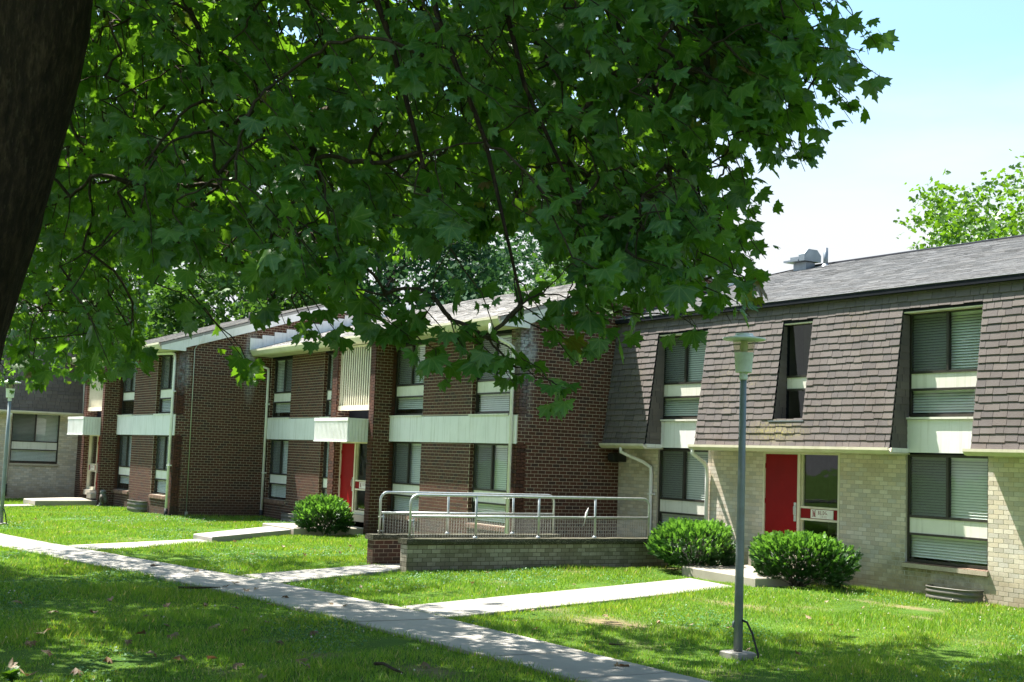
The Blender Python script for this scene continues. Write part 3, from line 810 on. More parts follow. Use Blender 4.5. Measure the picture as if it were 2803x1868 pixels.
class Shingles:
    gap = 0.004
    def __init__(s, thing, mat, h, t=0.016):
        s.t, s.mat, s.h, s.th, s.q = thing, mat, h, t, []
        s.org = Vector(thing.location)
    def rows(s, O, U, V, u0, u1, v0, v1, holes=(), widths=SHINGLE_W, jitter=0.011, limit_u=None):
        """O origin, U along the row, V up the slope; holes (ua,ub,va,vb)"""
        U = Vector(U).normalized(); V = Vector(V).normalized(); N = U.cross(V).normalized()
        n = int(math.ceil((v1 - v0) / s.h - 1e-6))
        for k in range(n):
            v = v0 + k * s.h
            hh = min(s.h, v1 - v)
            ua, ub = (u0, u1) if limit_u is None else limit_u(v + s.h * 0.5)
            ivs = [(ua, ub)]
            for (ha, hb, va, vb) in holes:
                if v + s.h * 0.5 > va and v + s.h * 0.5 < vb:
                    nv = []
                    for a, b in ivs:
                        if hb <= a or ha >= b: nv.append((a, b)); continue
                        if ha > a: nv.append((a, ha))
                        if hb < b: nv.append((hb, b))
                    ivs = nv
            for a, b in ivs:
                x = a; first = True
                while x < b - 0.015:
                    w = random.choice(widths)
                    if first: w = random.choice(widths) * random.choice((0.5, 1.0)); first = False
                    w = min(w, b - x)
                    if b - (x + w) < 0.06: w = b - x
                    dv = random.uniform(-jitter, jitter)
                    c = Vector(O) + U * (x + w / 2) + V * (v + dv)
                    s.q.append((c, U, V, N, w, random.uniform(0.75, 1.25)))
                    x += w
    def finish(s, limit=300, rest_name='shingles'):
        q = sorted(s.q, key=lambda k: cam_dist(k[0]))
        def vis(c):
            x, y, d = project(c); return d > 0 and -10 < x < W_PX + 10 and -10 < y < H_PX + 10
        near = [k for k in q if vis(k[0])][:limit] if limit else []
        ids = set(map(id, near))
        for c, U, V, N, w, tt in near:
            o = link('shingle', shingle_one(round(w / 0.02) * 0.02, s.h, s.th, s.mat), s.t)
            m = Matrix(((U.x, V.x, N.x, 0), (U.y, V.y, N.y, 0), (U.z, V.z, N.z, 0), (0, 0, 0, 1)))
            o.matrix_basis = Matrix.Translation(c - s.org) @ m @ Matrix.Rotation(random.uniform(-.01, .01), 4, 'Z')
        rest = [k for k in q if id(k) not in ids]
        if rest:
            mb = MB(s.org)
            for c, U, V, N, w, tt in rest:
                a, b = U * (-w / 2 + s.gap), U * (w / 2 - s.gap)
                t = N * (s.th * tt); e = V * (s.h * 1.1) + N * 0.002; g = N * -0.004
                mb.add([c + a + t, c + b + t, c + b + e, c + a + e, c + a + g, c + b + g], [(0, 1, 2, 3), (4, 5, 1, 0)])
            mb.build(rest_name, s.mat, s.t, 'stuff')

# ================================================================== SETTING
# ---- path centre lines measured on the ground
def smooth_path(pts, step):
    """resample a polyline through a Catmull-Rom curve"""
    P = [np.array(p, float) for p in pts]
    P = [2 * P[0] - P[1]] + P + [2 * P[-1] - P[-2]]
    out = []
    for i in range(1, len(P) - 2):
        for t in np.linspace(0, 1, 24, endpoint=False):
            a, b, c, d = P[i - 1], P[i], P[i + 1], P[i + 2]
            out.append(0.5 * ((2 * b) + (-a + c) * t + (2 * a - 5 * b + 4 * c - d) * t * t + (-a + 3 * b - 3 * c + d) * t ** 3))
    out.append(P[-2]); out = np.array(out)
    L = np.r_[0, np.cumsum(np.linalg.norm(np.diff(out, axis=0), axis=1))]
    n = max(2, int(round(L[-1] / step)) + 1)
    s = np.linspace(0, L[-1], n)
    return np.stack([np.interp(s, L, out[:, 0]), np.interp(s, L, out[:, 1])], 1)

MAIN_FAR = [(-47.0, 5.1), (-40.0, 5.5), (-32.15, 6.54), (-28.24, 7.1), (-21.5, 8.28), (-16.66, 8.88), (-12.0, 8.95), (-7.0, 9.1), (0.0, 9.3)]
MAIN_NEAR = [(-47.2, 3.75), (-40.0, 4.3), (-31.6, 5.3), (-28.24, 5.78), (-20.91, 6.95), (-16.6, 7.42), (-11.8, 7.68), (-7.0, 7.85), (0.0, 8.0)]
main_a = smooth_path(MAIN_NEAR, 0.25); main_b = smooth_path(MAIN_FAR, 0.25)

PATH_POLYS = []
def strip_poly(a, b): PATH_POLYS.append(np.array(list(a) + list(b)[::-1], float))

path = tag(empty('path'), kind='structure')
path_mb = MB()
def slab_between(p0, p1, q1, q0, ztop, mat_parent, thick=0.1, gap=0.02, name='slab'):
    """one concrete slab with corner points p0,p1 (near edge) and q0,q1 (far edge)"""
    c = (Vector((*p0, 0)) + Vector((*p1, 0)) + Vector((*q0, 0)) + Vector((*q1, 0))) / 4
    pts = []
    for p in (p0, p1, q1, q0):
        v = Vector((*p, 0)); d = (c - v); d.normalize()
        pts.append(v + d * gap)
    mb = MB(c)
    zj = ztop + random.uniform(-0.004, 0.004)
    e = 0.012
    ins = [p + (c - p).normalized() * e * 1.4 for p in pts]
    vs = [(p.x, p.y, ztop - thick) for p in pts] + [(p.x, p.y, zj - e * 0.6) for p in pts] + [(p.x, p.y, zj) for p in ins]
    mb.add(vs, [(0, 1, 5, 4), (1, 2, 6, 5), (2, 3, 7, 6), (3, 0, 4, 7), (4, 5, 9, 8), (5, 6, 10, 9), (6, 7, 11, 10), (7, 4, 8, 11), (8, 9, 10, 11)])
    o = mb.build(name, M['concrete'], mat_parent)
    o.location = c
    return o

def along(curve, s):
    L = np.r_[0, np.cumsum(np.linalg.norm(np.diff(curve, axis=0), axis=1))]
    t = s * L[-1]
    return (float(np.interp(t, L, curve[:, 0])), float(np.interp(t, L, curve[:, 1])))
N_SLAB = 31
for i in range(N_SLAB):
    s0, s1 = i / N_SLAB, (i + 1) / N_SLAB
    slab_between(along(main_a, s0), along(main_a, s1), along(main_b, s1), along(main_b, s0), 0.035, path)
strip_poly(main_a, main_b)
def branch_path(l0, l1, r0, r1, n, ztop=0.033):
    lo = [tuple(np.array(l0) + (np.array(l1) - np.array(l0)) * k / n) for k in range(n + 1)]
    ro = [tuple(np.array(r0) + (np.array(r1) - np.array(r0)) * k / n) for k in range(n + 1)]
    for k in range(n): slab_between(ro[k], ro[k + 1], lo[k + 1], lo[k], ztop, path)
    strip_poly([l0, l1], [r0, r1])
branch_path((-16.70, 8.93), (-19.36, 16.67), (-15.37, 8.96), (-17.80, 16.45), 5)
branch_path((-21.5, 8.32), (-23.08, 11.72), (-20.12, 8.45), (-22.0, 11.72), 2)
branch_path((-28.4, 7.12), (-30.1, 10.62), (-27.02, 7.32), (-29.1, 10.66), 2)
branch_path((-44.2, 5.25), (-46.9, 10.4), (-43.1, 5.35), (-45.9, 10.4), 4)
# ramp floor between the two low walls
for k in range(4):
    y0, y1 = 11.74 + k * 1.5, 11.74 + (k + 1) * 1.5
    slab_between((-22.22, y0), (-22.35, y1), (-23.24, y1), (-23.24, y0), 0.03 - 0.0 * k, path)
PATH_POLYS.append(np.array([(-23.5, 11.6), (-21.9, 11.6), (-22.5, 18.4), (-23.5, 18.4)]))

# ---- ground sheet and lawn
g = MB()
g.add([(-900, -700, -0.03), (700, -700, -0.03), (700, 900, -0.03), (-900, 900, -0.03)], [(0, 1, 2, 3)])
tag(g.build('ground', M['lawn']), kind='structure')

SOIL = []
for (px, py, rx, ry, a) in [(1400, 1432, 1.0, 0.5, 1.0), (1255, 1398, 0.5, 0.35, .7), (1190, 1385, .5, .3, .6), (1570, 1440, .35, .25, .6), (1690, 1390, 1.0, .35, .8), (1850, 1395, .4, .3, .5),
                            (2090, 1395, .8, .3, .9), (2000, 1380, .5, .25, .6), (2120, 1422, .35, .2, .9), (2060, 1360, 1.0, .25, .5), (1160, 1342, .6, .3, .5), (1300, 1313, .6, .3, .5),
                            (730, 1503, .4, .3, .7), (985, 1545, .6, .3, .8), (640, 1470, .3, .2, .4), (1230, 1530, .5, .2, .6), (520, 1545, .5, .2, .4), (880, 1230, 1., .5, .4), (1900, 1345, .8, .4, 1.0),
                            (1540, 1305, .7, .35, .8), (1020, 1258, .8, .4, .4), (300, 1238, 1.0, .4, .25), (1470, 1480, .5, .3, .4), (1650, 1545, .5, .25, .5), (2260, 1480, .5, .2, .4)]:
    p = ground(px, py)
    SOIL.append((p[0], p[1], rx, ry, a))
def soil_at(x, y):
    s = np.zeros_like(x)
    for (cx, cy, rx, ry, a) in SOIL:
        d = np.sqrt(((x - cx) / rx) ** 2 + ((y - cy) / ry) ** 2)
        s = np.maximum(s, a * np.clip(1.25 - d, 0, 1))
    return s
def bumps(x, y):
    return 0.012 * np.sin(1.3 * x + 0.7 * y) + 0.01 * np.sin(0.9 * y - 1.7 * x + 1.0) + 0.008 * np.sin(2.9 * x + 2.2 * y)
lx = np.arange(-60, 2.01, 0.25); ly = np.arange(-6, 24.01, 0.25)
GX, GY = np.meshgrid(lx, ly, indexing='ij')
GZ = bumps(GX, GY) - 0.006
V = np.stack([GX, GY, GZ], -1).reshape(-1, 3)
nx, ny = len(lx), len(ly)
I, J = np.meshgrid(np.arange(nx - 1), np.arange(ny - 1), indexing='ij')
a = (I * ny + J).ravel()
me = fast_mesh('lawn', V, np.stack([a, a + ny, a + ny + 1, a + 1], 1).ravel(), 4, M['lawn'], smooth=True)
at_ = me.attributes.new('soil', 'FLOAT', 'POINT')
at_.data.foreach_set('value', soil_at(GX.ravel(), GY.ravel()).astype(np.float32))
tag(link('lawn', me), kind='structure')

# ================================================================== BUILDINGS
EAVE_OUT = 0.62
SOFFIT = 5.24
def brick_block(xl, xr, yf, label, mirror=False, depth=11.0, number=None, roof_mat=None, blinds=None, group=None):
    t = tag(empty('brick_apartment_house', (xr, yf, 0)), label, 'apartment house', group)
    org = Vector(t.location)
    bw = BrickWork(t, M['brick'], M['mortar'])
    O = (xr, yf)
    # openings, offsets from the corner
    w1, w2, w3, w4 = (-15.01, -13.31), (-10.86, -10.26), (-6.36, -4.58), (-2.11, -0.39)
    pl0, pl1, pr0, pr1 = -9.06, -8.73, -6.65, -6.36
    ul = xl - xr
    ops = [w for w in (w1, w2, w3, w4) if w[0] > ul + 0.1]
    ZS, ZT, ZB0, ZB1 = 0.60, 2.53, 2.56, 3.21
    cuts = [ul] + [q for w in ops for q in w] + [0.0]
    # solid runs between openings
    runs = [(cuts[i], cuts[i + 1]) for i in range(0, len(cuts), 2)]
    runs2 = []
    for a, b in runs:
        if a < pl0 and b > pr1 - 0.01: runs2 += [(a, pl0), (pr1, b)]
        else: runs2.append((a, b))
    for a, b in runs2:
        if b - a < 0.03: continue
        bw.rect(O, 0.0, a, b, 0.62, ZB0, thick=0.25); bw.rect(O, 0.0, a, b, ZB1 + 0.02, SOFFIT, thick=0.25)
    for w in ops:
        for z0_, z1_ in ((0.62, ZB0), (ZB1 + 0.02, SOFFIT)): bw.rect((xr + w[0], yf), math.pi / 2, 0.003, 0.12, z0_, z1_, core=False)
    for a, b in ((ul, pl0), (pr1, 0.0)):
        bw.rect(O, 0.0, a, b, -0.16, 0.62, thick=0.25)
    # side wall with its gable
    ridge = 5.5
    def top(u):
        return SOFFIT + 0.33 + 0.31 * (u if u < ridge else 2 * ridge - u)
    bw.rect((xr, yf), math.pi / 2, 0.0, 3.25, -0.16, SOFFIT + 2.0, top=top, thick=0.25)
    bw.rect((xr, yf), math.pi / 2, 3.25, depth, 2.6, SOFFIT + 2.0, top=top, thick=0.25, bottom=lambda u: 4.6)
    # back and far walls, plain
    sh = MB(org)
    sh.box(xl, xr - 0.26, yf + depth - 0.25, yf + depth, 0, SOFFIT); sh.box(xl, xl + 0.25, yf + 0.26, yf + depth - 0.26, 0, SOFFIT)
    sh.box(xl + 0.3, xr - 0.3, yf + 0.75, yf + depth - 0.3, SOFFIT - 0.06, SOFFIT)
    sh.build('back_wall', M['brick'], t)
    # wing piers of the entrance bay
    for a, b in ((pl0, pl1), (pr0, pr1)):
        bw.rect((xr, yf - 0.53), 0.0, a, b, -0.16, SOFFIT, thick=0.02, shift=a)
        bw.rect((xr + b, yf - 0.53), math.pi / 2, 0.0, 0.53, -0.16, SOFFIT, thick=b - a - 0.02, shift=-0.05)
        bw.rect((xr + a, yf), -math.pi / 2, 0.0, 0.53, -0.16, SOFFIT, thick=0.02, shift=0.0)
    bw.finish(300)
    # white bands
    for a, b in ((ul + 0.02, pl0 - 0.005), (pr1 + 0.005, -0.02)):
        n = max(2, int(round((b - a) / 2.0)))
        edges = [a] + sorted([w[0] for w in ops if a < w[0] < b - .1] + [w[1] for w in ops if a < w[1] < b - .1]) + [b]
        edges = [e for i, e in enumerate(edges) if i == 0 or e - edges[i - 1] > 0.2 or e == b]
        for e0, e1 in zip(edges[:-1], edges[1:]):
            m = MB(org); m.box(xr + e0 + 0.004, xr + e1 - 0.004, yf - 0.035, yf + 0.02, ZB0 - 0.01, ZB1)
            m.build('band_panel', M['band'], t)
        m = MB(org); m.box(xr + a, xr + b, yf + 0.021, yf + 0.25, ZB0 - 0.01, ZB1 + 0.02); m.build('band_backing', M['felt'], t)
    blinds = blinds or {}
    for i, w in enumerate((w1, w2, w3, w4)):
        if w not in ops: continue
        nar = i == 1
        lo_, hi_ = blinds.get(i, ({}, {}))
        window(t, xr + w[0] + 0.006, xr + w[1] - 0.003, ZS + 0.02, ZT + 0.02, yf, 0.11, narrow=nar, **lo_)
        window(t, xr + w[0] + 0.006, xr + w[1] - 0.003, ZB1 + 0.05, 5.18, yf, 0.11, narrow=nar, **hi_)
        sill_row(t, xr + w[0] - 0.03, xr + w[1] + 0.03, yf, 0.615, 0.05, M['sill_brick'])
        m = MB(org); m.box(xr + w[0] - 0.04, xr + w[1] + 0.04, yf - 0.06, yf + 0.10, ZB1 + 0.002, ZB1 + 0.04); m.build('window_ledge', M['panel'], t)
        m = MB(org); m.box(xr + w[0], xr + w[1], yf + 0.02, yf + 0.24, 5.19, SOFFIT); m.build('lintel', M['felt'], t)
    # entrance bay
    yb = yf - 0.30
    bx0, bx1 = xr + pl1 + 0.004, xr + pr0 - 0.004
    if not mirror:
        entrance(t, bx0, bx0 + 0.95, bx1, yb, 0.52, 2.52, number)
    else:
        entrance(t, bx1 - 0.95, bx1, bx0, yb, 0.52, 2.52, number)
    m = MB(org); m.box(bx0, bx1, yb - 0.14, yb + 0.3, 0.33, 0.515); m.build('threshold', M['step'], t)
    if mirror:
        m = MB(org); m.bevbox(bx1 - 0.55, bx1 - 0.02, yb - 0.42, yb - 0.15, 0.25, 0.44, 0.02); m.build('door_block', M['step'], t)
    # corrugated canopy box
    cy0, cy1 = yf - 1.15, yf - 0.535
    cz0, cz1 = 2.50, 3.12
    m = MB(org)
    cx0, cx1 = bx0 - 0.10, bx1 + 0.02
    m.box(cx0, cx1, cy0 + 0.03, cy1, cz1 - 0.03, cz1 + 0.02); m.box(cx0, cx1, cy0 + 0.03, cy1, cz0, cz0 + 0.03)
    m.box(cx0 + 0.02, cx1 - 0.02, cy0 + 0.04, cy0 + 0.05, cz0 + 0.03, cz1 - 0.03)
    m.box(cx0 - .005, cx1 + .005, cy0 - 0.004, cy0 + 0.035, cz1 - 0.06, cz1 + 0.03); m.box(cx0 - .005, cx1 + .005, cy0 - 0.004, cy0 + 0.035, cz0 - 0.01, cz0 + 0.02)
    m.box(bx0, bx1, cy1, yb + 0.25, cz1 - 0.03, cz1 + 0.02); m.box(bx0, bx1, cy1, yb + 0.05, 2.521, 2.55)
    can = m.build('canopy', M['white'], t)
    nr = 26
    rib = MB(org)
    for k in range(nr):
        a = cx0 + 0.01 + (cx1 - cx0 - 0.02) * k / nr; b = cx0 + 0.01 + (cx1 - cx0 - 0.02) * (k + 1) / nr
        d = (b - a)
        rib.add([(a, cy0 + .03, cz0 + .02), (a + d * .22, cy0 + .005, cz0 + .02), (a + d * .6, cy0 + .005, cz0 + .02), (a + d * .82, cy0 + .03, cz0 + .02), (b, cy0 + .03, cz0 + .02),
                 (a, cy0 + .03, cz1 - .06), (a + d * .22, cy0 + .005, cz1 - .06), (a + d * .6, cy0 + .005, cz1 - .06), (a + d * .82, cy0 + .03, cz1 - .06), (b, cy0 + .03, cz1 - .06)],
                [(i, i + 1, i + 6, i + 5) for i in range(4)])
    rib.build('ribbed_face', M['white'], can)
    sd = MB(org)
    ns = 6
    for k in range(ns):
        a = cy0 + 0.04 + (cy1 - cy0 - 0.04) * k / ns; b = cy0 + 0.04 + (cy1 - cy0 - 0.04) * (k + 1) / ns
        for xs in (cx0, cx1):
            sd.box(xs - 0.008, xs + 0.008, a + 0.004, b - 0.004, cz0 + 0.005, cz1 - 0.005)
    sd.build('side_panels', M['white'], can, 'stuff')
    # louvre over the canopy: separate fins
    m = MB(org)
    lz0, lz1 = 3.39, SOFFIT - 0.02
    yl = yf - 0.42
    m.box(bx0, bx1, yl - 0.05, yl + 0.05, lz0, lz0 + 0.14); m.box(bx0, bx0 + 0.05, yl - 0.03, yl + 0.05, lz0 + 0.14, lz1); m.box(bx1 - 0.05, bx1, yl - 0.03, yl + 0.05, lz0 + 0.14, lz1)
    m.box(bx0 + 0.05, bx1 - 0.05, yl - 0.03, yl + 0.05, lz1 - 0.05, lz1)
    lv = m.build('louvre_frame', M['cream'], t)
    fin = MB(); fin.box(-0.03, 0.03, -0.012, 0.012, 0, lz1 - 0.05 - lz0 - 0.14)
    fm = fin.mesh('fin', M['cream'])
    nf = 14
    for k in range(nf):
        link('fin', fm, lv, Vector((bx0 + 0.05 + (bx1 - bx0 - 0.1) * (k + 0.5) / nf, yl, lz0 + 0.14)) - org)
    m = MB(org); m.box(bx0, bx1, yf + 0.1, yf + 0.15, 3.14, SOFFIT); m.box(bx0, bx1, yl + 0.3, yl + 0.32, 3.14, lz1); m.build('stair_shade_board', M['felt'], t)  # black boards stand in for the shade behind the fins
    # eaves: soffit, boxed ends, gutter
    yE = yf - EAVE_OUT
    m = MB(org); m.box(xl, xr + 0.10, yE + 0.005, yf + 0.02, SOFFIT, SOFFIT + 0.03)
    m.build('soffit', M['cream'], t)
    m = MB(org)
    prof = [(yE - 0.11, SOFFIT + 0.21), (yE - 0.11, SOFFIT + 0.15), (yE - 0.05, SOFFIT + 0.04), (yE, SOFFIT - 0.0), (yE, SOFFIT + 0.21), (yE - 0.012, SOFFIT + 0.21), (yE - 0.02, SOFFIT + 0.06), (yE - 0.095, SOFFIT + 0.17), (yE - 0.098, SOFFIT + 0.21)]
    m.prism(prof, 'x', xl, xr + 0.12)
    m.build('gutter', M['cream'], t)
    # roof deck and rake boards
    def rz(y): return SOFFIT + 0.20 + 0.315 * (y - (yf - 0.69))
    yr = yf + ridge
    m = MB(org)
    top_r = rz(yr)
    yb2 = 2 * yr - (yf - 0.69)
    m.add([(xl, yf - 0.66, rz(yf - 0.66) - .02), (xr + .13, yf - 0.66, rz(yf - 0.66) - .02), (xr + .13, yr, top_r - .02), (xl, yr, top_r - .02), (xr + .13, yb2, rz(yf - .69) - .02), (xl, yb2, rz(yf - .69) - .02),
           (xl, yf - 0.66, rz(yf - 0.66) - .1), (xr + .13, yf - 0.66, rz(yf - 0.66) - .1), (xr + .13, yr, top_r - .1), (xl, yr, top_r - .1), (xr + .13, yb2, rz(yf - .69) - .1), (xl, yb2, rz(yf - .69) - .1)],
          [(0, 1, 2, 3), (3, 2, 4, 5), (6, 9, 8, 7), (9, 11, 10, 8), (0, 6, 7, 1), (1, 7, 8, 2), (2, 8, 10, 4), (4, 10, 11, 5)])
    roof = m.build('roof', roof_mat, t)
    shg = Shingles(t, roof_mat, 0.14, 0.012)
    sl = Vector((0, 1, 0.315)).normalized()
    shg.rows((xr + 0.14, yf - 0.70, rz(yf - 0.70)), (1, 0, 0), sl, ul - 0.14, 0.0, 0.0, (ridge + 0.69) * math.hypot(1, 0.315), widths=[0.2, 0.3, 0.33, 0.45], jitter=0.0)
    shg.finish(0, 'roof_shingles')
    m = MB(org)
    yk = yf + 0.17
    bt = lambda y: rz(y) - 0.10
    m.prism([(yE, SOFFIT), (yk, SOFFIT), (yk, bt(yk) - 0.26), (yr, bt(yr) - 0.26), (yr, bt(yr)), (yE, bt(yE))], 'x', xr + 0.012, xr + 0.125)
    m.prism([(yr + .002, bt(yr) - 0.26), (yb2 - .3, bt(yf - .39) - 0.26), (yb2 - .3, bt(yf - .39)), (yr + .002, bt(yr))], 'x', xr + 0.012, xr + 0.125)
    m.build('rake_board', M['white'], t)
    # little static vents on the slope
    for (ux, uy) in ((-1.6, 2.9), (-3.4, 4.6)):
        m = MB(org); m.tube([(xr + ux, yf + uy, rz(yf + uy) - 0.05), (xr + ux, yf + uy, rz(yf + uy) + 0.28)], 0.05, 8); m.build('vent_pipe', M['dark'], t)
    return t

mid = brick_block(-40.22, -25.09, 16.30, 'dark brick apartment house behind the ramp railing with a louvred bay over its red door', roof_mat=M['roof_shingle_warm'],
                  blinds={3: (dict(bottom_blind=1.0), dict(blind_open=(1, 1))), 2: (dict(bottom_blind=1.0), dict(bottom_blind=0.82)), 0: ({}, dict(bottom_blind=0.8, screen_side=1))})
lft = brick_block(-52.05, -40.25, 13.22, 'dark brick apartment house with a bare side wall and thin conduit beside the owl statue', mirror=True, roof_mat=M['roof_shingle_warm'],
                  blinds={2: (dict(bottom_blind=0.72), dict(bottom_blind=0.0)), 3: ({}, {})})

def spout_parts(t, pts, straps):
    downspout(t, pts, 0.043)
    for p in straps: strap(t, p)
# downspouts of the brick houses
spout_parts(mid, [(-40.55, 15.62, 5.30), (-40.55, 15.62, 5.12), (-40.52, 15.75, 5.02), (-40.30, 16.05, 4.93), (-40.16, 16.21, 4.86), (-40.16, 16.22, 4.6), (-40.16, 16.22, 0.24)], [(-40.16, 16.24, 3.7), (-40.16, 16.24, 1.45)])
spout_parts(mid, [(-25.35, 15.62, 5.30), (-25.35, 15.62, 5.10), (-25.34, 15.78, 5.0), (-25.28, 16.1, 4.86), (-25.26, 16.21, 4.78), (-25.26, 16.22, 4.55), (-25.26, 16.22, 0.1)], [(-25.26, 16.24, 3.9), (-25.26, 16.24, 1.3)])
spout_parts(lft, [(-41.8, 12.55, 5.26), (-41.8, 12.9, 5.19), (-40.75, 13.12, 5.17), (-40.47, 13.13, 5.14), (-40.42, 13.14, 5.02), (-40.42, 13.14, 0.22)], [(-40.42, 13.16, 3.95), (-40.42, 13.16, 1.6)])
for t_, p in ((mid, (-40.16, 16.22)), (lft, (-40.42, 13.14))):
    m = MB(Vector(t_.location)); m.tube([(p[0], p[1], -0.1), (p[0], p[1], 0.24)], 0.062, 8); m.build('drain_boot', M['dark'], t_)
# conduit and flood lamp on the bare side wall
m = MB(Vector(lft.location))
m.tube([(-40.215, 13.73, 0.05), (-40.215, 13.70, 5.32), (-40.20, 13.76, 5.44), (-40.19, 13.85, 5.54)], 0.014, 6)
m.box(-40.25, -40.19, 13.69, 13.77, 0.02, 0.16)
cd = m.build('conduit', M['galv'], lft)
m = MB(Vector(lft.location))
m.prism([(13.80, 5.53), (13.93, 5.60), (14.02, 5.78), (13.92, 5.80), (13.80, 5.68)], 'x', -40.23, -40.10); m.build('flood_lamp', M['white'], cd)
# stepped white flashing against the higher side wall, above the lower roof
m = MB(Vector(lft.location))
for k in range(14):
    y0 = 15.55 + k * 0.42; zz = 5.55 + 0.315 * (y0 - 15.6)
    m.box(-40.236, -40.215, y0, y0 + 0.43, zz - 0.1, zz + 0.30)
m.build('flashing', M['white'], lft)

# ------------------------------------------------------------------ the beige house with the mansard
D = 19.26
XR0, XR1 = -25.085, -6.0
rt = tag(empty('mansard_apartment_house', (XR1, D, 0)), 'beige brick apartment house under a brown shingled mansard with a red door', 'apartment house')
org = Vector(rt.location)
bw = BrickWork(rt, M['beige_brick'], M['beige_mortar'])
WINR = [(-23.60, -21.85), (-16.34, -14.54), (-9.6, -7.85)]
DOOR = (-20.10, -17.96)
EZ = 2.62
xs = [XR0]
for a, b in (WINR[0], DOOR, WINR[1], WINR[2]): xs += [a, b]
xs.append(XR1)
for i in range(0, len(xs), 2): bw.rect((0, D), 0.0, u0=xs[i], u1=xs[i + 1], z0=-0.16, z1=EZ - 0.02, depth=0.002, thick=0.25)
for a, b in WINR:
    bw.rect((0, D), 0.0, u0=a, u1=b, z0=-0.16, z1=0.56, depth=0.002, thick=0.25)
bw.finish(300)
for i, (a, b) in enumerate(WINR):
    window(rt, a + .003, b - .003, 0.585, 2.55, D, 0.05, bottom_blind=1.0 if i != 0 else 0.98)
    window(rt, a + .06, b - .0, 3.25, 5.19, D, 0.0)
    sill_row(rt, a - 0.03, b + 0.03, D, 0.575, 0.07, M['sill_brick'])
    m = MB(org); m.box(a - 0.02, b + 0.0, D - 0.06, D + 0.05, 2.585, 3.19); m.box(a - 0.05, a - 0.0201, D - 0.075, D + 0.05, 2.6, 3.195); m.build('band_panel', M['band'], rt)
    m = MB(org); m.box(a - 0.05, b + 0.02, D - 0.10, D + 0.02, 3.196, 3.235); m.build('window_ledge', M['panel'], rt)
    m = MB(org); m.box(a, b, D + 0.055, D + 0.3, 2.56, 3.24); m.build('band_backing', M['felt'], rt)
window(rt, -19.46, -18.54, 3.18, 5.22, D - 0.08, 0.0, narrow=True, no_blind=True, rails=(3.83, 4.09))
entrance(rt, DOOR[0], DOOR[0] + 1.02, DOOR[1], D + 0.04, 0.52, 2.55, '7-12')
# mansard planes
MB_Y, MB_Z = 18.74, 2.645
M_SL = Vector((0, 0.127, 1.0)).normalized()
def m_y(z): return MB_Y + 0.127 * (z - MB_Z)
ZTOP = 5.56
SLOT_TOP = 5.2
slots = [(-23.44, -21.72), (-16.27, -14.50), (-9.5, -7.8)]
small = (-19.38, -18.55, 3.18, 5.19)
sg = Shingles(rt, M['shingle'], 0.138, 0.02)
vlen = (ZTOP - MB_Z) * math.hypot(1, 0.127)
k_ = math.hypot(1, 0.127)
holes = [(a, b, -0.1, (SLOT_TOP - MB_Z) * k_) for a, b in slots] + [(small[0], small[1], (small[2] - MB_Z) * k_, (small[3] - MB_Z) * k_)]
sg.rows((0, MB_Y, MB_Z), (1, 0, 0), M_SL, XR0 + 0.02, XR1, 0.0, vlen, holes)
# reveals of the slots and of the small window, shingled too
rev = Shingles(rt, M['shingle'], 0.138, 0.012)
def reveal(x, face, z0, z1, yback):
    for k in range(int((z1 - z0) / 0.138)):
        z = z0 + k * 0.138
        y0, y1 = m_y(z + 0.07) + 0.015, yback
        ym = random.uniform(y0 + .08, y1 - .08) if y1 - y0 > .3 else y1
        for a, b in ((y0, ym), (ym, y1)) if ym < y1 else ((y0, y1),):
            U = Vector((0, 1, 0)) if face > 0 else Vector((0, -1, 0))
            rev.q.append((Vector((x, (a + b) / 2, z)), U, Vector((0, 0, 1)), Vector((face, 0, 0)), b - a, 1.0))
for a, b in slots:
    reveal(a, 1, MB_Z, SLOT_TOP - .02, D - 0.01); reveal(b, -1, MB_Z, SLOT_TOP - .02, D - 0.01)
reveal(small[0], 1, small[2], small[3] - .02, D - 0.09); reveal(small[1], -1, small[2], small[3] - .02, D - 0.09)
sg.finish(300, 'shingles')
rev.finish(0, 'reveal_shingles')
# boarding behind the shingles
m = MB(org)
def mans_piece(x0, x1, z0, z1, yb=D - 0.005, inset=0.012):
    m.add([(x0, m_y(z0) + inset, z0), (x1, m_y(z0) + inset, z0), (x1, m_y(z1) + inset, z1), (x0, m_y(z1) + inset, z1), (x0, yb, z0), (x1, yb, z0), (x1, yb, z1), (x0, yb, z1)],
          [(0, 1, 2, 3), (0, 4, 5, 1), (3, 2, 6, 7), (0, 3, 7, 4), (1, 5, 6, 2), (4, 7, 6, 5)])
segs = [XR0 + 0.02]
for a, b in slots: segs += [a, b]
segs.append(XR1)
for i in range(0, len(segs), 2):
    a, b = segs[i] , segs[i + 1]
    if a < small[0] and b > small[1]:
        mans_piece(a, small[0] - .003, MB_Z, SLOT_TOP); mans_piece(small[1] + .003, b, MB_Z, SLOT_TOP); mans_piece(small[0] - .003, small[1] + .003, MB_Z, small[2])
    else: mans_piece(a, b, MB_Z, SLOT_TOP)
mans_piece(XR0 + 0.02, XR1, SLOT_TOP + .001, ZTOP)
m.build('mansard_boarding', M['felt'], rt)
m = MB(org)
m.add([(small[0] - .12, m_y(small[2]) - 0.03, small[2] - .01), (small[1] + .05, m_y(small[2]) - 0.03, small[2] - .01), (small[1] + .05, D - 0.09, small[2] + 0.02), (small[0] - .12, D - 0.09, small[2] + 0.02),
       (small[0] - .12, m_y(small[2]) - 0.03, small[2] - .03), (small[1] + .05, m_y(small[2]) - 0.03, small[2] - .03)], [(0, 1, 2, 3), (4, 5, 1, 0)])
m.build('sill_flashing', M['vent'], rt)
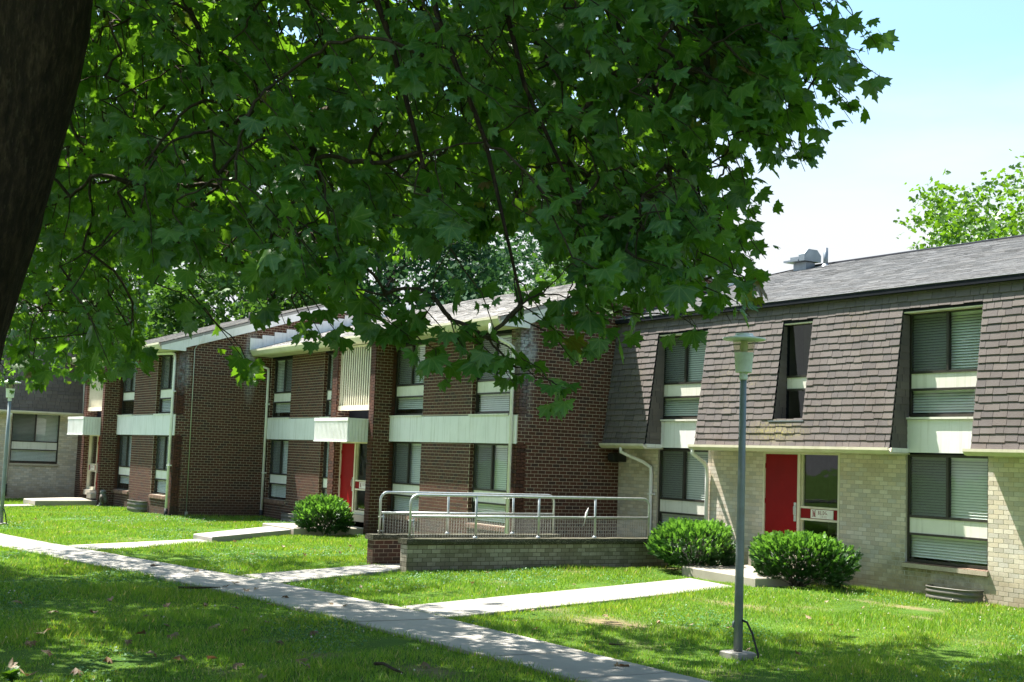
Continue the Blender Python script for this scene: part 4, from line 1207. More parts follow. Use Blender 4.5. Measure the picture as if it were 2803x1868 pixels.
# soffit head strips over the slots, cream edge boards
m = MB(org)
for a, b in slots: m.box(a, b, m_y(SLOT_TOP) + 0.02, D, SLOT_TOP - 0.03, SLOT_TOP - 0.004)
m.box(small[0], small[1], m_y(small[3]) + .02, D - .09, small[3] - .03, small[3] - .004)
m.build('slot_head', M['cream'], rt)
# gutters in pieces and soffits
gsegs = [(XR0 + 0.03, -23.38), (-21.80, -16.22), (-14.58, -9.45), (-7.85, XR1)]
for a, b in gsegs:
    m = MB(org)
    gy = MB_Y
    m.prism([(gy - 0.12, MB_Z + .01), (gy - 0.12, MB_Z - .04), (gy - 0.06, MB_Z - .10), (gy + .01, MB_Z - .11), (gy + .01, MB_Z - .005), (gy - .02, MB_Z - .005), (gy - .03, MB_Z - .07), (gy - .1, MB_Z - .02), (gy - .105, MB_Z + .01)], 'x', a, b)
    m.build('gutter', M['cream'], rt)
    m = MB(org); m.box(a + .02, b - .02, gy + 0.012, D - 0.012, MB_Z - 0.10, MB_Z - 0.075); m.build('soffit', M['cream'], rt)
m = MB(org)
for a, b in slots:
    m.box(a, a + 0.04, m_y(MB_Z), D - 0.06, MB_Z - 0.07, MB_Z + 0.01)
m.build('slot_flashing', M['white'], rt)
# top edge and the upper roof with a hipped end
m = MB(org); m.box(XR0 + .02, XR1, m_y(ZTOP) - 0.05, m_y(ZTOP) + 0.12, ZTOP + .003, ZTOP + 0.085); m.box(XR0 + .02, XR1, m_y(ZTOP) - 0.102, m_y(ZTOP) - 0.092, ZTOP + 0.005, ZTOP + 0.098); m.build('roof_edge', M['felt'], rt)
R_SL = 0.333
ye = m_y(ZTOP) - 0.09
ze = ZTOP + 0.10
yrg = 24.35
def rzz(y): return ze + R_SL * (y - ye)
hx = -23.9
m = MB(org)
zt = rzz(yrg)
yb_ = 2 * yrg - ye
xl_, xr_ = XR0 + .02, XR1
yh = 23.2
m.add([(xl_, ye, ze - .02), (xr_, ye, ze - .02), (xr_, yrg, zt - .02), (hx, yrg, zt - .02), (xl_, yh, rzz(yh) - .02), (xl_, 2 * yrg - yh, rzz(yh) - .02), (xl_, yb_, ze - .02), (xr_, yb_, ze - .02),
       (xl_, ye, ze - .085), (xr_, ye, ze - .085)],
      [(0, 1, 2, 3, 4), (4, 3, 5), (3, 2, 7, 6, 5), (8, 9, 1, 0)])
m.build('roof', M['roof_shingle'], rt)
rs = Shingles(rt, M['roof_shingle'], 0.14, 0.012)
kk = math.hypot(1, R_SL)
def lim(v):
    y = ye + v / kk
    l = xl_ if y < yh else xl_ + (hx - xl_) * (y - yh) / (yrg - yh)
    return (l, xr_)
rs.rows((0, ye - .02, ze - 0.005), (1, 0, 0), Vector((0, 1, R_SL)), xl_, xr_, 0.0, (yrg - ye) * kk, widths=[0.2, 0.3, 0.33, 0.45], jitter=0.0, limit_u=lim)
rs.finish(0, 'roof_shingles')
m = MB(org); m.tube([(hx, yrg, zt + .005), (xr_, yrg, zt + .005)], 0.045, 6); m.tube([(xl_, yh, rzz(yh) + .005), (hx, yrg, zt + .005)], 0.03, 6); m.build('ridge_cap', M['felt'], rt)
m = MB(org); m.box(XR0 + .1, XR1, 2 * yrg - 19.3, 2 * yrg - 19.2, 0, ZTOP); m.box(XR1 - .1, XR1, D + .26, 2 * yrg - 19.3, 0, ZTOP); m.build('back_wall', M['beige_brick'], rt)
# roof exhaust vent and pipe at the ridge
vx, vy = -23.75, 24.05
vz = rzz(vy)
m = MB(org)
m.box(vx - 0.22, vx + 0.22, vy - 0.16, vy + 0.16, vz - 0.08, vz + 0.16)
m.prism([(vy - 0.30, vz + 0.17), (vy + 0.30, vz + 0.17), (vy + 0.30, vz + 0.34), (vy + 0.16, vz + 0.48), (vy - 0.16, vz + 0.48), (vy - 0.30, vz + 0.34)], 'x', vx + 0.10, vx + 0.30)
m.box(vx - 0.42, vx + 0.098, vy - 0.32, vy + 0.30, vz + 0.17, vz + 0.215); m.box(vx - 0.40, vx + 0.095, vy - 0.10, vy + 0.28, vz + 0.217, vz + 0.33)
m.build('roof_vent', M['vent'], rt)
px_, py_ = -23.15, 24.2
m = MB(org); m.tube([(px_, py_, rzz(py_) - .1), (px_, py_, rzz(py_) + 0.45)], 0.06, 10)
m.lathe([(0.12, 0.0), (0.065, 0.07)], (px_, py_, rzz(py_) - .03), 12); m.build('vent_pipe', M['vent'], rt)
# downspouts on the beige wall
spout_parts(rt, [(-24.28, 18.69, 2.56), (-24.28, 18.69, 2.46), (-24.2, 18.85, 2.38), (-23.95, 19.1, 2.24), (-23.78, 19.2, 2.12), (-23.76, 19.2, 1.95), (-23.76, 19.2, 0.65), (-23.74, 19.16, 0.5), (-23.6, 18.95, 0.40), (-23.4, 18.75, 0.34)], [(-23.74, 19.22, 1.5)])
spout_parts(rt, [(-22.0 + .28, 18.69, 2.56), (-21.72, 18.69, 2.46), (-21.74, 18.85, 2.38), (-21.8, 19.1, 2.27), (-21.8, 19.19, 2.15), (-21.8, 19.2, 1.9), (-21.8, 19.2, 0.1)], [])
# dark flood lamp tucked under the soffit in the corner
m = MB(org); m.box(-24.98, -24.75, 18.92, 19.22, 2.22, 2.42); m.prism([(18.84, 2.26), (18.95, 2.20), (18.95, 2.44), (18.84, 2.40)], 'x', -24.98, -24.75); m.build('flood_lamp', M['dark'], rt)

# ------------------------------------------------------------------ the house closing the court (faces +X)
EX = -52.0
en = tag(empty('mansard_apartment_house', (EX, 13.0, 0), 0.0), 'beige brick apartment house closing the court, its mansard dark with shade', 'apartment house')
en_built = []
def rot_add(mb):  # built facing -Y about the local origin, then turned to face +X
    return mb
# local frame: x runs along world +Y, facing world +X
loc = empty('tmp')
bpy.data.objects.remove(loc)
en.rotation_euler = (0, 0, math.pi / 2)
class LocalThing:
    pass
ZE = 0.72     # this house stands higher than the others
GZ_E = 0.22
bwE = BrickWork(en, M['beige_brick'], M['beige_mortar'])
bwE.org = Vector((0, 0, 0))
ends = [(-9.0, -6.6), (-4.35, -2.25 - .0), (-0.45, 0.3)]
WE = [(-6.6, -4.85), (-2.28, -0.50)]
for a, b in ((-9.0, WE[0][0]), (WE[0][1], WE[1][0]), (WE[1][1], 0.3)): bwE.rect((0, 0), 0.0, a, b, -0.16, EZ + ZE - .06, thick=0.25)
for a, b in WE: bwE.rect((0, 0), 0.0, a, b, -0.16, 0.585 + ZE, thick=0.25)
class _Loc:
    """stands in for a thing whose children are built in its own frame"""
    def __init__(s, o): s.o = o; s.location = (0, 0, 0)
# BrickWork.finish sorts by distance in its own frame, so hand it the merged form only
def finish_local(bw_, thing):
    for cm in bw_.cores:
        cm.o = Vector((0, 0, 0)); cm.build('wall', bw_.mm, thing)
    R90 = Matrix.Rotation(math.pi / 2, 4, 'Z'); T = Matrix.Translation(Vector(thing.location))
    world = lambda c: T @ R90 @ Vector(c)
    order = sorted(bw_.b, key=lambda q: cam_dist(world(q[0])))
    def vis(q):
        x, y, d = project(np.array(world(q[0]))); return d > 0 and 0 < x < W_PX and 1080 < y < H_PX
    near = [q for q in order if vis(q)][:300]
    ids = set(map(id, near))
    for c, a_, w, h, d in near:
        o = link('brick', brick_mesh(round(w / 0.004) * 0.004, round(h / 0.004) * 0.004, 0.007, bw_.mat), thing, Vector(c))
        o.rotation_euler = (0, 0, a_)
    mb = MB()
    for c, a_, w, h, d in [q for q in order if id(q) not in ids]:
        mb.add([(c[0] - w / 2, c[1] - d, c[2] - h / 2), (c[0] + w / 2, c[1] - d, c[2] - h / 2), (c[0] + w / 2, c[1] - d, c[2] + h / 2), (c[0] - w / 2, c[1] - d, c[2] + h / 2)], [(0, 1, 2, 3)])
    mb.build('brickwork', bw_.mat, thing, 'stuff')
finish_local(bwE, en)

def window_local(parent, *a, **k):
    """window built round the parent's own frame"""
    keep = Vector(parent.location)
    parent.location = (0, 0, 0)
    r = window(parent, *a, **k)
    parent.location = keep
    return r
def local(fn, parent, *a, **k):
    keep = Vector(parent.location); parent.location = (0, 0, 0)
    r = fn(parent, *a, **k); parent.location = keep
    return r
for a, b in WE:
    window_local(en, a + .003, b - .003, 0.66 + ZE, 2.60 + ZE, 0.0, 0.05, rails=(1.16 + ZE, 1.47 + ZE))
    local(sill_row, en, a - .03, b + .03, 0.0, 0.65 + ZE, 0.07, M['sill_brick'])
    m = MB(); m.box(a - .05, a + .06, -0.02, 0.0, 0.66 + ZE, 2.6 + ZE) if False else None
m = MB()
ez = EZ + ZE
m.add([(-9, -0.5, ez), (0.2, -0.5, ez), (0.2, -0.14, ez + 2.9), (-9, -0.14, ez + 2.9), (-9, 0.2, ez), (0.2, 0.2, ez), (0.2, 0.2, ez + 2.9), (-9, 0.2, ez + 2.9)], [(0, 1, 2, 3), (0, 4, 5, 1), (3, 2, 6, 7), (0, 3, 7, 4), (1, 5, 6, 2), (4, 7, 6, 5)])
m.build('mansard_boarding', M['felt'], en)
sE = Shingles(en, M['shingle'], 0.138, 0.017); sE.org = Vector((0, 0, 0))
sE.rows((0, -0.512, ez), (1, 0, 0), Vector((0, 0.124, 1)), -9, 0.2, 0, 2.9)
sE.finish(0, 'shingles')
m = MB(); m.prism([(-0.62, ez + .01), (-0.62, ez - .04), (-0.56, ez - .1), (-0.5, ez - .11), (-0.5, ez - .005)], 'x', -9.0, 0.25); m.build('gutter', M['cream'], en)
m = MB(); m.box(-9.0, 0.2, -0.498, -0.012, ez - .10, ez - .075); m.build('soffit', M['cream'], en)
m = MB(); m.box(0.205, 0.30, -0.53, 0.2, ez, ez + 2.9); m.build('end_board', M['white'], en)
m = MB()
m.add([(-9, -0.2, ez + 2.98), (.3, -0.2, ez + 2.98), (.3, 5, ez + 4.7), (-9, 5, ez + 4.7), (-9, 10, ez + 2.98), (.3, 10, ez + 2.98)], [(0, 1, 2, 3), (3, 2, 5, 4), (1, 5, 2), (0, 3, 4)])
m.build('roof', M['roof_shingle'], en)
m = MB(); m.box(-9, .3, 9.7, 9.8, 0, ez + 2.9); m.box(-9.0, -8.9, .26, 9.7, 0, ez + 2.9); m.box(.2, .3, .26, 9.7, 0, ez + 2.9); m.build('back_wall', M['beige_brick'], en)
keep = Vector(en.location); en.location = (0, 0, 0)
spout_parts(en, [(-2.45, -0.56, ez - .1), (-2.42, -0.4, ez - .2), (-2.38, -0.09, ez - .35), (-2.38, -0.08, ez - .6), (-2.38, -0.08, 0.55)], [])
m = MB(); m.tube([(-2.38, -0.08, 0.1), (-2.38, -0.08, 0.55)], 0.06, 8); m.build('drain_boot', M['dark'], en)
en.location = keep

# ------------------------------------------------------------------ steps and raised slabs at the doors
def slab_thing(name, label, poly, z0, z1, mat, cat='step'):
    c = np.mean(np.array(poly), 0)
    mb = MB((c[0], c[1], 0))
    n = len(poly); e = 0.02
    P = [np.array(p) for p in poly]
    ins = [p + (c - p) / np.linalg.norm(c - p) * e * 1.4 for p in P]
    vs = [(p[0], p[1], z0) for p in P] + [(p[0], p[1], z1 - e) for p in P] + [(p[0], p[1], z1) for p in ins]
    fs = [tuple(2 * n + i for i in range(n))]
    for i in range(n):
        j = (i + 1) % n
        fs += [(i, j, n + j, n + i), (n + i, n + j, 2 * n + j, 2 * n + i)]
    mb.add(vs, fs)
    o = mb.build(name, mat)
    o.location = (c[0], c[1], 0)
    PATH_POLYS.append(np.array(poly))
    return tag(o, label, cat)
slab_thing('door_step', 'concrete door step between the two yew bushes at the beige house', [(-20.28, 17.25), (-17.85, 16.95), (-17.85, 19.24), (-20.28, 19.24)], -0.1, 0.17, M['step'])
slab_thing('threshold_step', 'narrow raised threshold step under the red door of the beige house', [(-20.12, 18.9), (-17.94, 18.9), (-17.94, 19.255), (-20.12, 19.255)], 0.171, 0.48, M['step'])
slab_thing('door_step', 'concrete door step behind the small clipped yew bush', [(-33.9, 13.75), (-31.75, 13.75), (-31.75, 15.86), (-33.9, 15.86)], -0.1, 0.19, M['step'])
slab_thing('walk_slab', 'raised concrete walk slab ending in a low step on the lawn', [(-30.3, 10.55), (-29.15, 10.6), (-31.85, 13.73), (-33.3, 13.73)], -0.1, 0.14, M['concrete'])
slab_thing('door_step', 'long concrete door step beside the owl statue', [(-47.5, 10.35), (-45.95, 10.4), (-46.75, 12.70), (-49.3, 12.70)], -0.1, 0.20, M['step'])

# ------------------------------------------------------------------ ramp walls, pebble caps and railings
def low_wall(name, label, x_in, x_out, y0, y1, bmat, mmat, limit=300, skew=0.0):
    t = tag(empty(name, (x_in, y0, 0)), label, 'low wall')
    b = BrickWork(t, bmat, mmat)
    L = y1 - y0
    ang = math.pi / 2 + math.atan2(skew, L)
    Ls = math.hypot(L, skew)
    th = abs(x_out - x_in)
    b.rect((x_in, y0), ang, 0.0, Ls, -0.1, 0.50, thick=th, shift=0.03)
    b.rect((x_in, y0), 0.0, -th, 0.0, -0.1, 0.50, thick=0.0, core=False)
    b.rect((x_out, y0 + L), ang + math.pi, 0.0, Ls, -0.1, 0.50, core=False)
    b.finish(limit)
    ux, uy = math.cos(ang), math.sin(ang); nx_, ny_ = math.sin(ang), -math.cos(ang)
    # pebble-dash cap in lengths, lightly uneven
    n = max(1, int(round(Ls / 1.5)))
    for k in range(n):
        a, c = Ls * k / n - (0.04 if k == 0 else -0.004), Ls * (k + 1) / n
        mb = MB(Vector(t.location))
        m_ = 7; vs = []
        for i in range(m_ + 1):
            u = a + (c - a) * i / m_
            for (w, z) in ((0.05, 0.50), (0.056, 0.545), (0.035, 0.60), (-th - 0.035, 0.60), (-th - 0.056, 0.545), (-th - 0.05, 0.50)):
                j = random.uniform(-.006, .006)
                vs.append((x_in + ux * u + nx_ * (w + j), y0 + uy * u + ny_ * (w + j), z + random.uniform(-.005, .005) + 0.002))
        fs = []
        for i in range(m_):
            for q in range(6): fs.append((i * 6 + q, i * 6 + (q + 1) % 6, (i + 1) * 6 + (q + 1) % 6, (i + 1) * 6 + q))
        fs += [tuple(range(5, -1, -1)), tuple(m_ * 6 + q for q in range(6))]
        mb.add(vs, fs)
        mb.build('cap_stone', M['cap'], t)
    return t
low_wall('ramp_wall', 'low weathered grey brick wall with pebbled cap beside the lawn', -21.97, -22.23, 11.86, 18.3, M['mossy_brick'], M['mossy_mortar'], skew=0.0)
low_wall('ramp_wall', 'low dark brick wall across the ramp, under the rear railing', -23.20, -23.45, 11.76, 16.27, M['brick'], M['mortar'])

def railing(label, x, y0, y1, posts, zc=0.61, end_bend=True, top_z=1.44, mid_z=1.03):
    t = tag(empty('railing', (x, y0, 0)), label, 'railing', None)
    o = Vector(t.location)
    R = 0.026
    m = MB(o)
    bend = [(x, y0, zc), (x, y0, top_z - 0.16)] + [(x, y0 + 0.16 - 0.16 * math.cos(a), top_z - 0.16 + 0.16 * math.sin(a)) for a in np.linspace(0.2, math.pi / 2, 6)]
    if end_bend:
        bend += [(x, y1 - 0.16 + 0.16 * math.sin(a), top_z - 0.16 + 0.16 * math.cos(a)) for a in np.linspace(0.0, math.pi / 2 - 0.2, 6)] + [(x, y1, top_z - 0.16), (x, y1, zc)]
    else: bend += [(x, y1, top_z)]
    m.tube(bend, R, 10); m.build('top_rail', M['galv'], t)
    m = MB(o); m.tube([(x, y0 + .03, mid_z), (x, y1 - .03, mid_z)], R * 0.95, 10); m.build('mid_rail', M['galv'], t)
    for p in posts:
        m = MB(o); m.tube([(x, p, zc), (x, p, top_z)], R * 0.95, 10); m.lathe([(0.05, 0.0), (0.05, 0.02), (0.03, 0.04)], (x, p, zc), 10); m.build('post', M['galv'], t)
    m = MB(o); m.tube([(x + .005, y0 + .075, zc), (x + .005, y0 + .075, mid_z)], 0.011, 6)
    for zz in (zc + .06, mid_z - .08): m.tube([(x, y0 - .035, zz), (x, y0 + .1, zz)], 0.012, 6)
    m.build('tension_bar', M['galv'], t)
    # woven diamond mesh: zigzag wires
    m = MB(o)
    pw = 0.062; hh = mid_z - zc - 0.03
    n = int((y1 - y0 - 0.12) / pw)
    rows = int(hh / (pw))
    w = 0.0015
    for k in range(n):
        for s in (0, 1):
            pts = []
            for r_ in range(rows * 2 + 1):
                yy = y0 + 0.08 + pw * (k + (0.5 if (r_ % 2) ^ s else 0.0)) + pw * 0.25
                zz = zc + 0.02 + hh * r_ / (rows * 2)
                pts.append((x + (0.004 if s else -0.004), yy, zz))
            for q in range(len(pts) - 1):
                a, b = Vector(pts[q]), Vector(pts[q + 1])
                d = (b - a).normalized(); sdv = d.cross(Vector((1, 0, 0))) * w
                oo = Vector((w, 0, 0))
                m.add([a - sdv, a + sdv, b + sdv, b - sdv, a + oo, b + oo], [(0, 1, 2, 3), (0, 4, 5, 3), (4, 1, 2, 5)])
    m.build('chain_link', M['wire'], t, 'stuff')
    return t
railing('front galvanised railing with chain-link infill on the grey brick wall', -22.07, 11.95, 17.80, [13.43, 14.93, 16.36])
railing('rear galvanised railing with chain-link infill on the dark brick wall', -23.30, 11.93, 16.15, [13.50, 15.1])
# strip of torn plastic caught in the mesh
m = MB((-22.05, 16.15, 0.9)); m.tube([(-22.05, 16.05, 0.86), (-22.04, 16.08, 1.0), (-22.05, 16.12, 1.12), (-22.04, 16.16, 1.24)], [0.004, 0.012, 0.03, 0.004], 5)
o = m.build('plastic_strip', M['white']); o.location = (-22.05, 16.15, 0.9); tag(o, 'torn white plastic strip caught in the front railing mesh', 'plastic strip')

# ------------------------------------------------------------------ window wells
def window_well(x0, x1, yw, ztop, label):
    t = tag(empty('window_well', ((x0 + x1) / 2, yw, 0)), label, 'window well', 'corrugated window wells')
    m = MB(Vector(t.location))
    cx, r = (x0 + x1) / 2, (x1 - x0) / 2
    prof = []
    nz = 13
    ry = 0.36
    vs = []; na = 20
    for i in range(nz):
        z = -0.1 + (ztop + 0.1) * i / (nz - 1)
        b = 0.014 * math.sin(i * math.pi * 2 / 4.0)
        for k in range(na + 1):
            a = math.pi + math.pi * k / na
            ca, sa = math.cos(a), math.sin(a)
            sx = abs(ca) ** 0.6 * (1 if ca > 0 else -1); sy = -abs(sa) ** 0.6
            vs.append((cx + (r + b) * sx, yw + (ry + b) * sy, z))
    fs = [(i * (na + 1) + k, i * (na + 1) + k + 1, (i + 1) * (na + 1) + k + 1, (i + 1) * (na + 1) + k) for i in range(nz - 1) for k in range(na)]
    m.add(vs, fs, True)
    m.build('well_wall', M['well'], t)
    m = MB(Vector(t.location))
    m.tube([(cx + r * (abs(math.cos(a)) ** .6) * (1 if math.cos(a) > 0 else -1), yw - ry * abs(math.sin(a)) ** .6, ztop) for a in np.linspace(math.pi, 2 * math.pi, 21)], 0.012, 6)
    m.build('well_rim', M['well'], t)
window_well(-15.70, -14.62, 19.25, 0.21, 'corrugated window well at the beige wall below a mossy sill')
window_well(-38.05, -36.95, 16.29, 0.27, 'corrugated window well half hidden behind the small clipped yew bush')
window_well(-43.95, -42.55, 13.21, 0.36, 'rusty corrugated window well standing on grass between two lower windows of the owl-side house')

# ------------------------------------------------------------------ lamp posts
def lamp_post(x, y, label):
    t = tag(empty('lamp_post', (x, y, 0)), label, 'lamp post', 'lamp posts on the lawn')
    m = MB((0, 0, 0))
    m.add([(p[0], p[1], z) for z, s in ((-0.1, .15), (0.04, .15), (0.055, .13)) for p in ((-s, -s), (s * 1.1, -s), (s, s), (-s, s * 0.9))],
          [(0, 1, 5, 4), (1, 2, 6, 5), (2, 3, 7, 6), (3, 0, 4, 7), (4, 5, 9, 8), (5, 6, 10, 9), (6, 7, 11, 10), (7, 4, 8, 11), (8, 9, 10, 11)])
    m.build('base_pad', M['concrete'], t)
    m = MB((0, 0, 0)); m.tube([(0, 0, 0.06), (0, 0, 1.0), (0, 0, 2.0), (0, 0, 3.27)], [0.054, 0.050, 0.045, 0.038], 14)
    pole = m.build('pole', M['pole'], t)
    m = MB((0, 0, 0)); m.lathe([(0.0, -0.028), (0.045, -0.028), (0.045, 0.028), (0.0, 0.028)], (0, 0, 0), 12)
    o = m.build('hand_hole_cover', M['pole'], t); o.location = (-0.045, -0.02, 0.36); o.rotation_euler = (0, math.pi / 2, 0.4); o.scale = (1, 1, 0.5)
    m = MB((0, 0, 0)); m.tube([(0.04, 0.01, 0.42), (0.10, 0.04, 0.40), (0.17, 0.06, 0.28), (0.24, 0.09, 0.05), (0.25, 0.09, -0.05)], 0.014, 6)
    m.build('cable', M['dark'], t)
    m = MB((0, 0, 0)); m.lathe([(0.0, 3.235), (0.046, 3.235), (0.05, 3.25), (0.05, 3.33), (0.0, 3.33)], (0, 0, 0), 20)
    m.build('collar', M['lampwhite'], t)
    m = MB((0, 0, 0)); m.lathe([(0.0, 3.32), (0.095, 3.322), (0.098, 3.335), (0.113, 3.555), (0.118, 3.56), (0.0, 3.562)], (0, 0, 0), 28)
    m.build('housing', M['lampwhite'], t)
    m = MB((0, 0, 0)); m.lathe([(0.117, 3.563), (0.133, 3.705)], (0, 0, 0), 28); m.build('lens', M['lens'], t)
    m = MB((0, 0, 0)); m.lathe([(0.0, 3.56), (0.04, 3.57), (0.05, 3.64), (0.035, 3.70)], (0, 0, 0), 16); m.build('bulb', M['cream'], t)
    m = MB((0, 0, 0)); m.lathe([(0.0, 3.70), (0.14, 3.702), (0.25, 3.712), (0.258, 3.725), (0.25, 3.735), (0.12, 3.755), (0.105, 3.775), (0.10, 3.79), (0.0, 3.80)], (0, 0, 0), 32)
    m.build('brim_cap', M['lampwhite'], t)
    return t
lamp_post(-11.45, 10.62, 'grey lamp post with a wide brimmed cap in front of the beige house')
lamp_post(-35.75, 7.27, 'grey lamp post by the far walk, its cap hidden in leaves')

# ------------------------------------------------------------------ owl statue
def owl(x, y, label, rz=-0.9):
    t = tag(empty('owl_statue', (x, y, 0), rz), label, 'statue')
    m = MB()
    m.lathe([(0.0, 0.10), (0.09, 0.12), (0.135, 0.22), (0.145, 0.32), (0.125, 0.42), (0.095, 0.475), (0.06, 0.50), (0.0, 0.51)], (0, 0, 0), 18)
    for i, v in enumerate(m.v): m.v[i] = (v[0], v[1] * 0.82 + (0.03 if v[2] < 0.3 else 0), v[2])
    m.build('body', M['owl'], t)
    m = MB()
    m.lathe([(0.0, 0.42), (0.085, 0.45), (0.105, 0.50), (0.10, 0.555), (0.07, 0.59), (0.0, 0.60)], (0, -0.01, 0), 16)
    for s in (-1, 1): m.lathe([(0.03, 0.0), (0.018, 0.04), (0.0, 0.07)], (s * 0.065, -0.02, 0.565), 8)
    m.prism([(-0.018, 0.52), (0.018, 0.52), (0.0, 0.47)], 'y', -0.135, -0.10)
    hd = m.build('head', M['owl'], t)
    for s in (-1, 1):
        m = MB(); m.lathe([(0.0, -0.01), (0.024, -0.008), (0.02, 0.008), (0.0, 0.012)], (0, 0, 0), 12)
        o = m.build('eye', M['dark'], hd); o.location = (s * 0.042, -0.105, 0.535); o.rotation_euler = (math.pi / 2, 0, s * 0.35)
        m = MB(); m.tube([(s * 0.10, 0.0, 0.44), (s * 0.145, 0.03, 0.34), (s * 0.13, 0.08, 0.20), (s * 0.07, 0.12, 0.10)], [0.03, 0.06, 0.05, 0.01], 8); m.build('wing', M['owlwing'], t)
        m = MB(); m.tube([(s * 0.055, -0.06, 0.16), (s * 0.055, -0.09, 0.05), (s * 0.055, -0.13, 0.02)], [0.035, 0.028, 0.02], 8); m.build('foot', M['owl'], t)
    m = MB(); m.tube([(0, 0.06, 0.14), (0, 0.12, 0.05), (0, 0.16, 0.02)], [0.07, 0.055, 0.03], 8); m.build('tail', M['owlwing'], t)
    m = MB(); m.tube([(-0.17, -0.10, 0.035), (0.0, -0.09, 0.03), (0.16, -0.12, 0.04)], [0.035, 0.05, 0.03], 8); m.build('log_base', M['owl'], t)
    return t
owl(-45.75, 12.62, 'weathered grey owl statue standing on the grass by the brick pier')

# ================================================================== VEGETATION
# ---- sycamore leaf outline (tip along +y)
HALF = [(0.0, 1.0), (0.10, 0.80), (0.21, 0.77), (0.16, 0.60), (0.29, 0.56), (0.28, 0.48), (0.42, 0.58), (0.62, 0.70), (0.58, 0.52), (0.73, 0.45), (0.64, 0.35), (0.60, 0.22),
        (0.70, 0.12), (0.90, -0.03), (0.68, -0.09), (0.52, -0.20), (0.34, -0.15), (0.14, -0.24), (0.0, -0.12)]
HALF_S = [(0.0, 1.0), (0.22, 0.72), (0.27, 0.48), (0.62, 0.70), (0.66, 0.40), (0.60, 0.22), (0.90, -0.03), (0.50, -0.20), (0.0, -0.12)]
HALF_T = [(0.0, 1.0), (0.3, 0.5), (0.65, 0.6), (0.85, 0.0), (0.4, -0.2), (0.0, -0.12)]
def leaf_template(half, curl=0.15, fold=0.18, droop=0.2, petiole=True, wave=0.0):
    pts = half + [(-x, y) for x, y in half[-2:0:-1]]
    def z(x, y): return fold * abs(x) - curl * x * x * 1.2 - droop * max(y, 0) ** 2 + wave * math.sin(5 * x + 3 * y)
    V = [(0, 0.16, z(0, 0.16))] + [(x, y, z(x, y)) for x, y in pts]
    n = len(pts)
    T = [(0, 1 + (i + 1) % n, 1 + i) for i in range(n)]
    if petiole:
        b = len(V)
        V += [(-0.022, -0.1, 0.0), (0.022, -0.1, 0.0), (0.0, -0.62, -0.12)]
        T += [(b, b + 1, b + 2)]
    return np.array(V), np.array(T)
LEAVES = {'full': [leaf_template(HALF, c, f, d, True, w) for c, f, d, w in ((.15, .15, .15, .05), (.1, .35, .25, .04), (.3, .05, .3, .06), (-.1, .2, .05, .05), (.2, -.15, .4, .08))],
          'mid': [leaf_template(HALF_S, c, f, d, True) for c, f, d in ((.15, .15, .2), (.1, .35, .3), (.25, -.1, .35))],
          'low': [leaf_template(HALF_T, c, f, d, False) for c, f, d in ((.15, .2, .2), (.1, -.2, .3))]}

def leaf_batch(P, Tdir, Nrm, S, kind):
    """arrays of leaves -> V, T (tri idx), UV"""
    tpl = LEAVES[kind]
    ch = RNG.integers(0, len(tpl), len(P))
    Vs, Ts, UVs, base = [], [], [], 0
    t = Tdir / np.linalg.norm(Tdir, axis=1, keepdims=True)
    n = Nrm - t * np.sum(Nrm * t, 1, keepdims=True)
    n /= np.maximum(np.linalg.norm(n, axis=1, keepdims=True), 1e-6)
    sd = np.cross(t, n)
    for k, (V, T) in enumerate(tpl):
        m = ch == k
        if not m.any(): continue
        W = P[m][:, None, :] + S[m][:, None, None] * (V[None, :, 0:1] * sd[m][:, None, :] + V[None, :, 1:2] * t[m][:, None, :] + V[None, :, 2:3] * n[m][:, None, :])
        c = m.sum()
        Ts.append((T[None] + (np.arange(c) * len(V))[:, None, None]).reshape(-1, 3) + base)
        Vs.append(W.reshape(-1, 3)); UVs.append(np.tile(V[:, :2], (c, 1)))
        base += c * len(V)
    return np.concatenate(Vs), np.concatenate(Ts), np.concatenate(UVs)

def in_poly(px, py, poly):
    inside = np.zeros(len(px), bool)
    n = len(poly)
    for i in range(n):
        x0, y0 = poly[i]; x1, y1 = poly[(i + 1) % n]
        c = ((y0 > py) != (y1 > py)) & (px < (x1 - x0) * (py - y0) / (y1 - y0 + 1e-12) + x0)
        inside ^= c
    return inside

def unit(v): return v / np.maximum(np.linalg.norm(v, axis=-1, keepdims=True), 1e-9)

# ---- crown extents of the two sycamores: how low the outer twigs hang, bearing by bearing (measured as seen from the walk)
CROWN = [(-60, -60), (1890, -60), (1915, 50), (1985, 130), (1975, 175), (1935, 275), (1865, 320), (1830, 375), (1745, 368), (1690, 360), (1675, 400), (1690, 440), (1742, 475), (1720, 530), (1760, 590),
         (1690, 650), (1710, 712), (1665, 735), (1610, 720), (1540, 705), (1480, 690), (1450, 735), (1405, 745), (1385, 700), (1305, 612), (1270, 562), (1215, 562), (1180, 542), (1120, 552), (1060, 597),
         (1000, 617), (940, 592), (880, 602), (845, 625), (815, 690), (760, 695), (715, 670), (690, 665), (640, 620), (600, 625), (585, 610), (545, 590), (520, 620), (465, 625), (450, 590), (380, 610), (350, 640), (330, 740), (345, 780), (330, 840),
         (270, 875), (225, 895), (165, 875), (120, 890), (60, 905), (-60, 915)]
